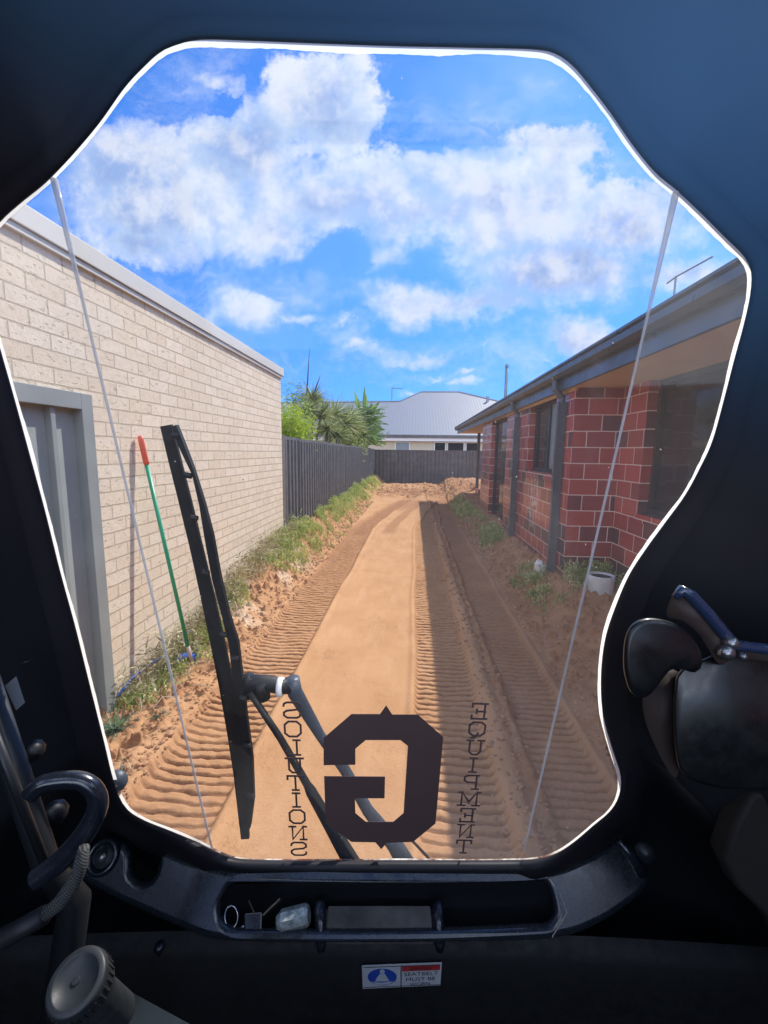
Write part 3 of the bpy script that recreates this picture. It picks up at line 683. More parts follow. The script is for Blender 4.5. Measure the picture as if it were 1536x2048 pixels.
# ------------------------------------------------------------------ things on the ground
M_green = material('green_plastic', color=(.03, .33, .17), rough=.35, noise_amt=.08); M_orange = material('orange_plastic', color=(.72, .12, .06), rough=.4, noise_amt=.06)
M_blue = material('blue_plastic', color=(.03, .12, .55), rough=.4, noise_amt=.1); M_ferr = material('pale_metal', color=(.55, .42, .36), rough=.5)
pt = Vector((-1.872, 2.87, 1.735)); pb = Vector((-1.655, 2.98, gz(-1.655, 2.98)+.02))
br = root('broom', 'green broom handle with an orange grip leaning on the cream brick wall', 'broom', tuple(pb))
d = pt-pb
MB().tube([pb+d*.075, pb+d*.885], .0135, 14).build('handle', M_green, br, True)
MB().lathe([(.0, -.002), (.017, 0), (.019, .02), (.0185, .17), (.016, .195), (0, .2)], pb+d*.885, d, 16).build('grip', M_orange, br, True)
MB().tube([pb+d*.0, pb+d*.0751], .0145, 12).build('ferrule', M_ferr, br, True)
m = MB(); m.box((-1.80, 2.985, pb.z-.02), (-1.655, 3.05, pb.z+.035)); m.build('head', M_blue, br, bevel=.008)
B = Blades(); random.seed(5)
for _ in range(260): B.blade((random.uniform(-1.80, -1.66), random.uniform(2.985, 3.05), pb.z-.01), Vector((random.gauss(0, .2), random.gauss(0, .2), -1)), .055, .003, .1, None, 1)
B.build('bristles', M_dry, br)
hose_pts = [(-1.90+.03, 2.46), (-1.868, 2.6), (-1.855, 2.78), (-1.835, 2.93), (-1.80, 2.97), (-1.76, 2.93), (-1.73, 2.98)]
pts = [(x, y, gz(x, y)+.055+.05*math.sin(i*1.1)) for i, (x, y) in enumerate(hose_pts)]
h2 = [(-1.80, 3.12), (-1.84, 3.3), (-1.86, 3.55), (-1.85, 3.8), (-1.86, 4.1)]
o = MB().tube([(a[0], a[1], a[2]) for a in pts], .009, 8).build('blue_strap', M_blue, None, True); tag(o, 'blue plastic strap along the foot of the cream wall left of the broom', 'strap')
o = MB().tube([(x, y, gz(x, y)+.06+.02*math.sin(i*2)) for i, (x, y) in enumerate(h2)], .007, 8).build('blue_strap', M_blue, None, True); tag(o, 'blue plastic strap in the weeds to the right of the broom', 'strap')
M_pot = material('white_pot_plastic', color=(.62, .62, .60), rough=.6, noise_amt=.12)
pz0 = gz(1.94, 4.40); pot = root('plant_pot', 'round white pot ring standing in the weeds at the red brick corner', 'pot', (1.94, 4.40, pz0))
MB().lathe([(.11, -.20), (.125, .10), (.128, .15), (.122, .156), (.108, .15), (.104, .06), (.0, .055)], (1.94, 4.40, pz0), n=32).build('rim', M_pot, pot, True)
MB().lathe([(.0, .135), (.1055, .135)], (1.94, 4.40, pz0), n=32).build('soil', material('dark_soil', color=(.03, .03, .028), rough=.9), pot)
# white crumpled scrap
bm = bmesh.new(); bmesh.ops.create_icosphere(bm, subdivisions=3, radius=1); zc = gz(1.55, 5.05)
for v in bm.verts:
    nv = mnoise.noise(v.co*2.1)*.35+mnoise.noise(v.co*5)*.15; v.co *= 1+nv; v.co = Vector((v.co.x*.055-.02*v.co.z, v.co.y*.05, v.co.z*.10+.08))
me2 = bpy.data.meshes.new('paper_scrap'); bm.to_mesh(me2); bm.free(); o = link('paper_scrap', me2, material('white_paper', color=(.72, .72, .70), rough=.8)); o.location = (1.52, 5.06, zc); tag(o, 'crumpled white scrap lying at the foot of the first downpipe', 'litter')

# ================================================================== the loader cab
cab = root('loader_cab', 'black interior of a compact loader cab around a large clear front window with mirrored lettering', 'loader cab', (0, 0, 0))
cab.location = (0, 0, 0)
def Pl(n, p): n = Vector(n).normalized(); return (n, Vector(p))
RZ = Matrix.Rotation(YAW, 3, 'Z'); RZi = RZ.inverted()
def hit(px, py, pl, lift=0):
    d = ray(px, py); n, p = pl; t = (p-EYE).dot(n)/d.dot(n); return EYE+d*t*(1-lift)
# window pane: a centre sheet and two side sheets folded back towards the operator
cn = RZ @ Vector((0, 1, .114)).normalized(); PC = Pl(cn, EYE+RZ@Vector((0, .546, 0)))
FL = ((108, 358), (425, 1702)); FR = ((1352, 385), (1048, 1702))
def side_plane(fl, sgn):
    a, b = hit(*fl[0], PC), hit(*fl[1], PC); ax = (b-a).normalized()
    c = RZ @ Vector((sgn*math.cos(RAD(24)), -math.sin(RAD(24)), 0)); n = ax.cross(c).normalized()
    return Pl(n, a)
PLf, PRt = side_plane(FL, -1), side_plane(FR, 1)
def sidex(fl, py): t = (py-fl[0][1])/(fl[1][1]-fl[0][1]); return fl[0][0]+(fl[1][0]-fl[0][0])*t
def facet(px, py): return PLf if px < sidex(FL, py) else PRt if px > sidex(FR, py) else PC
def G(px, py, lift=0): return hit(px, py, facet(px, py), lift)
CT = [(345,93),(400,80),(500,82),(650,88),(800,93),(950,96),(1060,99),(1108,107),(1145,132),(1180,173),(1220,225),(1265,290),(1310,345),(1352,380),(1400,425),(1450,475),(1488,513),(1502,545),(1500,590),(1487,650),(1468,720),(1450,790),(1425,880),(1400,935),(1370,990),(1330,1045),(1290,1100),(1258,1150),(1232,1210),(1212,1270),(1203,1330),(1202,1390),(1208,1440),(1225,1500),(1241,1552),(1238,1590),(1220,1622),(1185,1652),(1150,1682),(1115,1705),(1075,1717),(1000,1720),(850,1720),(700,1720),(560,1720),(480,1717),(440,1706),(400,1686),(340,1661),(290,1641),(256,1620),(237,1590),(223,1545),(210,1490),(195,1430),(175,1350),(150,1250),(120,1140),(90,1020),(60,910),(30,800),(3,705),(-15,640),(-25,560),(-22,480),(2,443),(40,408),(80,376),(106,352),(150,305),(200,245),(250,175),(290,132),(318,107)]
def smooth_loop(pts, step=12):
    out = []; n = len(pts)
    for i in range(n):
        p0, p1, p2, p3 = [Vector(pts[(i+j-1) % n]) for j in range(4)]; k = max(1, int((p2-p1).length/step))
        for j in range(k):
            t = j/k; out.append(.5*((2*p1)+(p2-p0)*t+(2*p0-5*p1+4*p2-p3)*t*t+(3*p1-p0-3*p2+p3)*t**3))
    return out
CS = smooth_loop(CT); NCt = len(CS)
def nrm2(L, i):
    a = L[(i+2) % len(L)]-L[(i-2) % len(L)]; a.normalize(); return Vector((a.y, -a.x))    # outward for a clockwise loop in pixel space
# --- cab materials
def m_blackp(base, rough, coat=.0, bs=.12, dust=.5):
    def fn(k, b, co):
        n = k.noise(co, 9, 6, .65); n2 = k.noise(co, 55, 4, .7)
        f = k.math('MULTIPLY', k.sstep(n, .48, .75), dust)
        k.put(b.inputs['Base Color'], k.mix(f, base, tuple(c*1.6+.012 for c in base)))
        k.put(b.inputs['Roughness'], k.sstep(n2, .3, .7, max(.05, rough-.07), rough+.12)); b.inputs['Coat Weight'].default_value = coat; b.inputs['Coat Roughness'].default_value = .15
        k.put(b.inputs['Normal'], k.bump(k.noise(co, 180, 3), bs, .001))
    return fn
def m_veiled(lo, rough, coat):
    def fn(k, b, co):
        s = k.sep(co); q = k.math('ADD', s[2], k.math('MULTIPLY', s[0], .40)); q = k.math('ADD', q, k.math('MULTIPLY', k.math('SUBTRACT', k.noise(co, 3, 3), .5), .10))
        col = k.ramp(k.sstep(q, 1.74, 2.22), [(0, lo), (.35, (.05, .11, .19)), (.62, (.07, .18, .36)), (1, (.12, .29, .55))])  # blue lens veil painted into the upper colour, stronger to the right
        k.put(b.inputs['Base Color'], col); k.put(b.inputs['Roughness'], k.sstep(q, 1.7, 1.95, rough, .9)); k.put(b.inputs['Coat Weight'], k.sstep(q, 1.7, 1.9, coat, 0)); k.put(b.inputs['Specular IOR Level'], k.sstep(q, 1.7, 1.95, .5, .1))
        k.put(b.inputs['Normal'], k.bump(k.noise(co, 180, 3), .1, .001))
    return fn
M_trim = material('black_trim_blue_veil', m_veiled((.010, .012, .015), .45, .1))
M_rub = material('black_rubber_blue_veil', m_veiled((.013, .012, .016), .55, .0))
M_gloss = material('gloss_black_plastic', m_blackp((.011, .014, .022), .22, .5, .08))
M_trim_veil = M_trim
M_console = material('satin_black_console', m_blackp((.014, .018, .025), .24, .6))
M_brk = material('blue_sheen_bracket', m_blackp((.025, .045, .10), .22, .6, .05, .4))
M_steel = material('worn_steel', color=(.35, .36, .38), rough=.3, metal=.9)
def m_glass(k, b, co):
    out = [n for n in k.n if n.type == 'OUTPUT_MATERIAL'][0]; k.n.remove(b)
    tr = k.new('ShaderNodeBsdfTransparent'); tr.inputs[0].default_value = (.985, .99, .985, 1)
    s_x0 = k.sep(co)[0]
    tl = k.new('ShaderNodeBsdfTranslucent'); k.put(tl.inputs[0], k.mix(k.sstep(s_x0, -.05, .15), (.82, .86, .9), (.86, .82, .80)))  # tint on the right belongs to the painted reflection veil
    df = k.new('ShaderNodeBsdfDiffuse'); df.inputs[0].default_value = (.6, .58, .55, 1)
    gl = k.new('ShaderNodeBsdfGlossy'); gl.inputs['Roughness'].default_value = .03; gl.inputs[0].default_value = (1, 1, 1, 1)
    n1 = k.noise(co, 3.0, 6, .6); n2 = k.noise(co, 26, 6, .75); s = k.sep(co)
    spots = k.new('ShaderNodeTexVoronoi'); k.put(spots.inputs['Vector'], co); spots.inputs['Scale'].default_value = 60
    sm = k.math('MULTIPLY', k.sstep(spots.outputs['Distance'], .085, .03), k.math('GREATER_THAN', k.sep(spots.outputs['Color'])[0], .72))
    low = k.sstep(s[2], 1.3, 1.0, 0, .055)                        # dust settles towards the bottom
    right = k.math('ADD', k.sstep(s[0], -.04, .12, 0, .036), k.math('MULTIPLY', k.sstep(s[0], .0, .3), k.sstep(k.noise(k.vmath('MULTIPLY', co, (2.2, 1, 1)), 5, 6, .65), .48, .74, 0, .07)))  # smears, plus a ramp painted in for the reflection veil
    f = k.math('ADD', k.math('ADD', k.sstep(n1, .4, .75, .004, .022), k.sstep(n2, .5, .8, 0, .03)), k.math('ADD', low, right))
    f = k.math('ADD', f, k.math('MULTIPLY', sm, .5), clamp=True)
    m0 = k.new('ShaderNodeMixShader'); m0.inputs[0].default_value = .5; k.l.new(tl.outputs[0], m0.inputs[1]); k.l.new(df.outputs[0], m0.inputs[2])
    m1 = k.new('ShaderNodeMixShader'); k.put(m1.inputs[0], f); k.l.new(tr.outputs[0], m1.inputs[1]); k.l.new(m0.outputs[0], m1.inputs[2])
    fr = k.new('ShaderNodeFresnel'); fr.inputs[0].default_value = 1.3
    m2 = k.new('ShaderNodeMixShader'); k.put(m2.inputs[0], fr.outputs[0]); k.l.new(m1.outputs[0], m2.inputs[1]); k.l.new(gl.outputs[0], m2.inputs[2])
    k.l.new(m2.outputs[0], out.inputs[0])
M_glass = material('dusty_veiled_polycarbonate', m_glass)
def m_edge(k, b, co):
    out = [n for n in k.n if n.type == 'OUTPUT_MATERIAL'][0]
    n1 = k.noise(co, 60, 4, .7); s = k.sep(co)
    dirt = k.math('MULTIPLY', k.sstep(s[2], 1.04, 1.0), k.sstep(k.noise(co, 28, 5, .75), .36, .62))
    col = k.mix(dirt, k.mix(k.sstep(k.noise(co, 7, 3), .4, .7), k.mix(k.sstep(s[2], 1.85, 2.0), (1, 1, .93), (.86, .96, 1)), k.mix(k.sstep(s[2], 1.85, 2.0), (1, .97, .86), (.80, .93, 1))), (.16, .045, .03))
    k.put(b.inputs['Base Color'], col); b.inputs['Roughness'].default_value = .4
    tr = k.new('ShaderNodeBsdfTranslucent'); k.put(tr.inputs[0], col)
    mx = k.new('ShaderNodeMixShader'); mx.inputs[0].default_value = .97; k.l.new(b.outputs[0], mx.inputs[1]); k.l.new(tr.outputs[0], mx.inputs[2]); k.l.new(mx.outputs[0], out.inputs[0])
M_edge = material('frosted_window_edge', m_edge)

# bezel: shell swept outwards from the opening
outer = []
cx0, cy0 = 760, 950
for p in CS:
    d = (p-Vector((cx0, cy0))); t = min((1500/abs(d.x)) if d.x else 9e9, (1750/abs(d.y)) if d.y else 9e9); outer.append(Vector((cx0, cy0))+d*t)
rings = []
def ring(fn): rings.append([fn(i) for i in range(NCt)])
def botm(i):
    p = CS[i]; a = min(1, max(0, (p.y-1490)/110)); return a*a*(3-2*a)
def blend(i, o, t, lift, flat=None):
    if flat is not None: lift = flat*(1-botm(i))+lift*botm(i)
    p = CS[i]+nrm2(CS, i)*o; p = p.lerp(outer[i], t); side_ = min(1, max(0, (abs(p.x-737)-330)/170))
    return G(p.x, p.y, lift-.20*botm(i)*side_*min(1, (o+800*t)/60))
ring(lambda i: blend(i, 6, 0, -.030)); ring(lambda i: blend(i, 0, 0, .004)); ring(lambda i: blend(i, 3, 0, .026, .010)); ring(lambda i: blend(i, 12, 0, .040, .014)); ring(lambda i: blend(i, 24, .002, .044, .018)); ring(lambda i: blend(i, 36, .006, .036, .022)); ring(lambda i: blend(i, 44, .01, .018, .026))
seal = MB(); 
for r_ in rings: seal.v += [tuple(v) for v in r_]
for a in range(len(rings)-1):
    for i in range(NCt): j = (i+1) % NCt; seal.f.append((a*NCt+i, a*NCt+j, (a+1)*NCt+j, (a+1)*NCt+i))
seal.build('window_seal', M_rub, cab, True)
def botm(i):
    p = CS[i]; a = min(1, max(0, (p.y-1490)/110)); return a*a*(3-2*a)
# frame panel in two parts: headlining with the painted blue veil above, black trim below
rings = []
for (o_, t, lf_) in ((42, .01, .0245), (50, .02, .030), (64, .05, .040), (80, .12, .060), (100, .3, .10), (100, .6, .16), (100, 1, .22)):
    ring(lambda i: blend(i, o_*(1-.3*botm(i)), t, lf_*(1-botm(i))-.02*botm(i)))
def _(): pass
def frame_part(name, mat, sel):
    b = MB(); 
    for r_ in rings: b.v += [tuple(v) for v in r_]
    for a in range(len(rings)-1):
        for i in range(NCt):
            if sel(CS[i]): j = (i+1) % NCt; b.f.append((a*NCt+i, a*NCt+j, (a+1)*NCt+j, (a+1)*NCt+i))
    o = b.build(name, mat, cab, True); bm = bmesh.new(); bm.from_mesh(o.data)
    bmesh.ops.delete(bm, geom=[v for v in bm.verts if not v.link_faces], context='VERTS'); bm.to_mesh(o.data); bm.free(); return o
upper = lambda p: p.y < 455 or (p.x > 1300 and p.y < 560)
frame_part('headlining', M_trim_veil, upper); frame_part('door_trim', M_trim, lambda p: not upper(p))
# cab shell around and behind, right side and rear opened for more light
m = MB(); TH = .04
def cb(a, b):   # box in cab axes
    n0 = len(m.v); m.box(a, b)
    for i in range(n0, len(m.v)): m.v[i] = tuple(EYE+RZ@Vector(m.v[i]))
cb((-.78, -.25, .80), (.78, .42, .84)); cb((-.82, -.95, -1.3), (-.78, .42, .10)); cb((-.82, .1, .10), (-.78, .42, .84)); cb((.78, -.95, -1.3), (.82, .42, -.35)); cb((.78, .28, -.35), (.82, .42, .84)); cb((-.82, -.95, .10), (-.78, -.87, .84)); cb((.78, -.95, -.35), (.82, -.87, .84)); cb((-.82, -.95, .84), (-.74, .42, .88)); cb((.74, -.95, .84), (.82, .42, .88)); cb((-.74, -.95, .84), (.74, -.87, .88)); cb((-.82, -.95, -1.34), (.82, .42, -1.30)); cb((-.78, -.95, -1.3), (.78, -.91, -.25)); cb((-.82, .69, -1.34), (.82, .73, -.80)); cb((-.82, .42, -1.34), (-.78, .69, -.70)); cb((.78, .42, -1.34), (.82, .69, -.70)); cb((-.78, .42, -1.34), (.78, .69, -1.30))
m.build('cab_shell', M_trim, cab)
# clear pane
fold = lambda fl, t: G(fl[0][0]+(fl[1][0]-fl[0][0])*t, fl[0][1]+(fl[1][1]-fl[0][1])*t)
def pane_faces():
    groups = {'L': [], 'C': [], 'R': []}
    def side(p): return 'L' if p.x < sidex(FL, p.y) else 'R' if p.x > sidex(FR, p.y) else 'C'
    for i in range(NCt):
        a, b = CS[i]+nrm2(CS, i)*5, CS[(i+1) % NCt]+nrm2(CS, (i+1) % NCt)*5; sa, sb = side(a), side(b); groups[sa].append(a)
        if sa != sb:
            fl = FL if 'L' in (sa, sb) else FR; t = .5
            lo, hi = 0., 1.
            for _ in range(20):
                mid = (lo+hi)/2; c = a.lerp(b, mid)
                if side(c) == sa: lo = mid
                else: hi = mid
            c = a.lerp(b, lo); groups[sa].append(c); groups[sb].append(c)
    return groups
gr = pane_faces(); m = MB()
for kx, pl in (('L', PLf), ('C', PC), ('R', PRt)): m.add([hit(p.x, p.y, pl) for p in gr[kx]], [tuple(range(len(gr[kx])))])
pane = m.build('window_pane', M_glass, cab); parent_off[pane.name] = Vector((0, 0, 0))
for f in (FL, FR):
    b = MB(); n_ = 24; pts = []; rs = []
    for i in range(n_+1):
        t = i/n_; px_q = f[0][0]+(f[1][0]-f[0][0])*t; py_q = f[0][1]+(f[1][1]-f[0][1])*t; pts.append(hit(px_q, py_q, PC, .004)); rs.append(.0038*(1-t*2.8) if t < .2 else .0017)
    b.tube(pts, rs, 8)
    def m_fold(k, bb, co):
        s = k.sep(co); bb.inputs['Base Color'].default_value = (.75, .77, .8, 1); bb.inputs['Roughness'].default_value = .15; bb.inputs['Alpha'].default_value = .55
    b.build('fold_line', bpy.data.materials.get('acrylic_fold') or material('acrylic_fold', m_fold), pane, True)
# sunlit edge of the sheet, showing all round inside the seal
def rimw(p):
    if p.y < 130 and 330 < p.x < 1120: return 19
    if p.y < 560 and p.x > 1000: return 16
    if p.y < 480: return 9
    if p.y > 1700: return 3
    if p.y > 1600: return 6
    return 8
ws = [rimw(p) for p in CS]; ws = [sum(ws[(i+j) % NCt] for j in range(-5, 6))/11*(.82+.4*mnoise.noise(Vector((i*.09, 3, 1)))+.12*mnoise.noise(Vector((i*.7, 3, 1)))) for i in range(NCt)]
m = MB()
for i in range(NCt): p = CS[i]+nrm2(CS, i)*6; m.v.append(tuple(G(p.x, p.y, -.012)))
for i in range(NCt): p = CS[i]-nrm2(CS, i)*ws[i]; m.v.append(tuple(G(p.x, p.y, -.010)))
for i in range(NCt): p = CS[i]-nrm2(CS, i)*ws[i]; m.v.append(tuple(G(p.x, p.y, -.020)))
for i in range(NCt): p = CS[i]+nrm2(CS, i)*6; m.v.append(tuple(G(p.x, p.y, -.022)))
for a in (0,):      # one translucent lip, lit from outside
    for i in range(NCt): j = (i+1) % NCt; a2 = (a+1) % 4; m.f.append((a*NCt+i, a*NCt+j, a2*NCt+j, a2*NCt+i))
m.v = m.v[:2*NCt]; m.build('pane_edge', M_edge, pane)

# ---- lettering, stuck on the pane and read from outside
M_vinyl = material('brown_vinyl', color=(.13, .08, .075), rough=.6, noise_amt=.05)
dn = -cn   # towards the operator
def poly_prism(m, P, h=.0004, lift=.0012, back=False):
    a = [p+dn*lift for p in P]; b = [p+dn*(lift+h) for p in P]; n = len(P)
    m.add(a+b, [tuple(range(n, 2*n))]+[(i, (i+1) % n, n+(i+1) % n, n+i) for i in range(n)])
Gp = [(543,383),(665,278),(790,278),(817,240),(843,280),(955,280),(1067,378),(1033,757),(935,838),(820,842),(795,870),(770,840),(665,838),(552,755),(545,550),(812,552),(810,647),(680,647),(682,712),(728,750),(848,750),(893,712),(912,418),(880,392),(727,392),(682,430),(682,500),(543,502)]
m = MB(); poly_prism(m, [hit(400+x/2.194, 1300+y/2.194, PC) for x, y in Gp]); o = m.build('logo', M_vinyl, pane)
me_ = o.data; bm = bmesh.new(); bm.from_mesh(me_); bmesh.ops.triangulate(bm, faces=[f for f in bm.faces if len(f.verts) > 4]); bm.to_mesh(me_); bm.free()
W_ = .085
GL = {'O': [[(.25,0),(.75,0),(1,.22),(1,.78),(.75,1),(.25,1),(0,.78),(0,.22),(.25,0)]],
 'S': [[(1,.78),(.98,.9),(.8,1),(.2,1),(0,.85),(0,.66),(.18,.54),(.82,.46),(1,.34),(1,.15),(.8,0),(.2,0),(.02,.1),(0,.22)]],
 'L': [[(.3,1),(.3,0)],[(.1,1),(.5,1)],[(.1,0),(.95,0)],[(.95,0),(.95,.22)]],
 'U': [[(.14,1),(.14,.2),(.34,0),(.66,0),(.86,.2),(.86,1)],[(-.05,1),(.34,1)],[(.66,1),(1.05,1)]],
 'T': [[(.5,1),(.5,0)],[(0,1),(1,1)],[(0,1),(0,.78)],[(1,1),(1,.78)],[(.3,0),(.7,0)]],
 'I': [[(.5,1),(.5,0)],[(.28,1),(.72,1)],[(.28,0),(.72,0)]],
 'N': [[(.14,0),(.14,1),(.86,0),(.86,1)],[(-.06,0),(.34,0)],[(-.06,1),(.14,1)],[(.66,1),(1.06,1)]],
 'E': [[(.15,0),(.15,1)],[(0,1),(.95,1)],[(.95,1),(.95,.78)],[(0,0),(.95,0)],[(.95,0),(.95,.22)],[(.15,.5),(.66,.5)],[(.66,.62),(.66,.38)]],
 'Q': [[(.25,.08),(.75,.08),(1,.28),(1,.8),(.75,1),(.25,1),(0,.8),(0,.28),(.25,.08)],[(.42,.24),(.62,-.06),(.85,-.06)]],
 'P': [[(.15,0),(.15,1)],[(0,1),(.75,1),(.95,.86),(.95,.62),(.75,.48),(.15,.48)],[(0,0),(.42,0)]],
 'M': [[(.08,0),(.08,1),(.5,.25),(.92,1),(.92,0)],[(-.1,0),(.28,0)],[(.72,0),(1.1,0)],[(-.1,1),(.08,1)],[(.92,1),(1.1,1)]]}
def stroke(m, pts, w, P, lift):
    n = len(pts); closed = pts[0] == pts[-1]; V2 = [Vector(p) for p in pts]
    if closed: V2 = V2[:-1]; n -= 1
    else:   # square the ends
        V2[0] = V2[0]-(V2[1]-V2[0]).normalized()*w/2; V2[-1] = V2[-1]+(V2[-1]-V2[-2]).normalized()*w/2
    A, B = [], []
    for i in range(n):
        d1 = (V2[i]-V2[i-1]).normalized() if (closed or i > 0) else None; d2 = (V2[(i+1) % n]-V2[i]).normalized() if (closed or i < n-1) else None
        d1 = d1 or d2; d2 = d2 or d1; n1 = Vector((-d1.y, d1.x)); n2 = Vector((-d2.y, d2.x)); mm = (n1+n2).normalized(); sc = min(2.0, 1/max(.3, mm.dot(n1)))
        A.append(V2[i]+mm*w/2*sc); B.append(V2[i]-mm*w/2*sc)
    for i in range(n if closed else n-1):
        j = (i+1) % n; poly_prism(m, [P(A[i]), P(A[j]), P(B[j]), P(B[i])], .0003, lift)
def word(txt, a, b, wpx, hpx):
    # a, b: first and last letter centres; mirrored, because the words face outwards
    A, B = hit(*a, PC), hit(*b, PC); ups = (A-B).normalized(); rgt = RZ@Vector((1, 0, 0)); rgt = (rgt-ups*rgt.dot(ups)).normalized()
    for i, ch in enumerate(txt):
        t = i/(len(txt)-1); c = A.lerp(B, t); px_c = a[0]+(b[0]-a[0])*t; py_c = a[1]+(b[1]-a[1])*t
        h = (A-B).length/(len(txt)-1)*.80; w = h*.90*(1.2 if ch == 'M' else 1)
        m = MB()
        for si, st in enumerate(GL[ch]): stroke(m, st, .13, lambda q: c-rgt*(q.x-.5)*w+ups*(q.y-.5)*h, .0012+si*.00012)
        m.build('letter', M_vinyl, pane)
word('SOLUTIONS', (584, 1419), (598, 1696), 32, 34); word('EQUIPMENT', (958, 1421), (927, 1691), 32, 34)

# ---- wiper, outside the pane
wip = tag(bpy.data.objects.new('wiper', None)); C.objects.link(wip); wip.parent = cab; parent_off[wip.name] = Vector((0, 0, 0))
M_wip = material('black_wiper_metal', m_blackp((.003, .004, .007), .55, .0, .1, .12)); M_arm = material('blue_grey_wiper_arm', color=(.05, .065, .09), rough=.45, noise_amt=.3, nscale=30)
def Wp(px, py, o=.05): return hit(px, py, Pl(PC[0], PC[1]+cn*o))
def strip(m, pts, th, o=.035):   # a bar whose front face outline is pairs of pixels, with real thickness
    n = len(pts); 
    for i in range(n-1):
        (a, b), (c, d) = pts[i], pts[i+1]
        q = [Wp(*a, o), Wp(*b, o), Wp(*d, o), Wp(*c, o)]; q2 = [v+cn*th for v in q]; b0 = len(m.v)
        m.add(q+q2, [(0, 1, 2, 3), (7, 6, 5, 4), (0, 4, 5, 1), (1, 5, 6, 2), (2, 6, 7, 3), (3, 7, 4, 0)])
m = MB(); strip(m, [((320, 853), (342, 849)), ((336, 920), (359, 915)), ((356, 1000), (380, 997)), ((378, 1090), (402, 1087)), ((398, 1180), (424, 1178)), ((418, 1275), (446, 1273)), ((437, 1370), (466, 1368)), ((453, 1460), (482, 1459)), ((467, 1550), (492, 1549)), ((476, 1630), (496, 1629)), ((482, 1679), (498, 1678))], .005); m.build('blade', M_wip, wip)
m = MB(); cpts = [((345, 850), (350, 848)), ((362, 905), (366, 893)), ((388, 990), (380, 940)), ((405, 1060), (402, 1010)), ((424, 1105), (420, 1070)), ((440, 1200), (434, 1130)), ((462, 1290), (462, 1200)), ((470, 1350), (484, 1330)), ((482, 1430), (492, 1420)), ((492, 1500), (502, 1500)), ((496, 1600), (510, 1585)), ((496, 1670), (503, 1650))]
left = [(343, 852), (357, 893), (384, 950), (398, 1010), (409, 1078), (424, 1160), (444, 1235), (458, 1292), (466, 1370), (478, 1450), (488, 1520), (494, 1600), (496, 1662)]
right = [(352, 850), (368, 890), (386, 938), (408, 1008), (425, 1073), (439, 1150), (458, 1232), (476, 1288), (486, 1370), (494, 1440), (505, 1520), (508, 1600), (501, 1655)]
m.v = []; m.f = []; strip(m, list(zip(left, right)), .008, .029); m.build('blade_carrier', M_wip, wip)
for (x, y) in ((350, 870), (376, 950), (388, 1035), (411, 1145), (447, 1268), (470, 1315), (486, 1395), (494, 1490), (501, 1590)): MB().tube([Wp(x-6, y, .027), Wp(x+7, y+2, .027)], .0040, 8).build('claw', M_wip, wip)
m = MB(); m.tube([Wp(478, 1372, .04), Wp(505, 1364, .04), Wp(545, 1368, .045), Wp(560, 1374, .045), Wp(585, 1372, .05)], [.011, .012, .013, .011, .012], 12); m.tube([Wp(497, 1352, .04), Wp(497, 1392, .04)], .010, 10); m.tube([Wp(522, 1362, .04), Wp(526, 1396, .04)], .012, 10); m.build('pivot', M_wip, wip, True)
m = MB(); m.tube([Wp(556, 1374, .045), Wp(566, 1374, .045)], .015, 14); m.build('collar', material('white_nylon', color=(.8, .8, .8), rough=.5), wip, True)
m = MB(); m.tube([Wp(584, 1358, .05), Wp(590, 1385, .05), Wp(640, 1470, .05), Wp(690, 1540, .05), Wp(735, 1620, .05), Wp(790, 1690, .05), Wp(830, 1760, .05)], [.012, .012, .008, .009, .010, .014, .018], 12); m.build('arm', M_arm, wip, True)
m = MB(); m.tube([Wp(500, 1385, .03), Wp(560, 1475, .03), Wp(615, 1570, .03), Wp(622, 1583, .03), Wp(660, 1650, .03), Wp(712, 1740, .03)], [.005, .0055, .0065, .009, .011, .015], 12); m.build('arm', M_wip, wip, True)
m = MB(); m.tube([Wp(812, 1668, .05), Wp(870, 1730, .05)], .0025, 6); m.build('washer_hose', M_wip, wip)
MB().lathe([(0, .016), (.011, .013), (.016, .006), (.016, 0)], G(233, 1560, -.03), RZ@Vector((.2, -1, .1)), 20).build('cover_bolt', M_arm, cab, True)

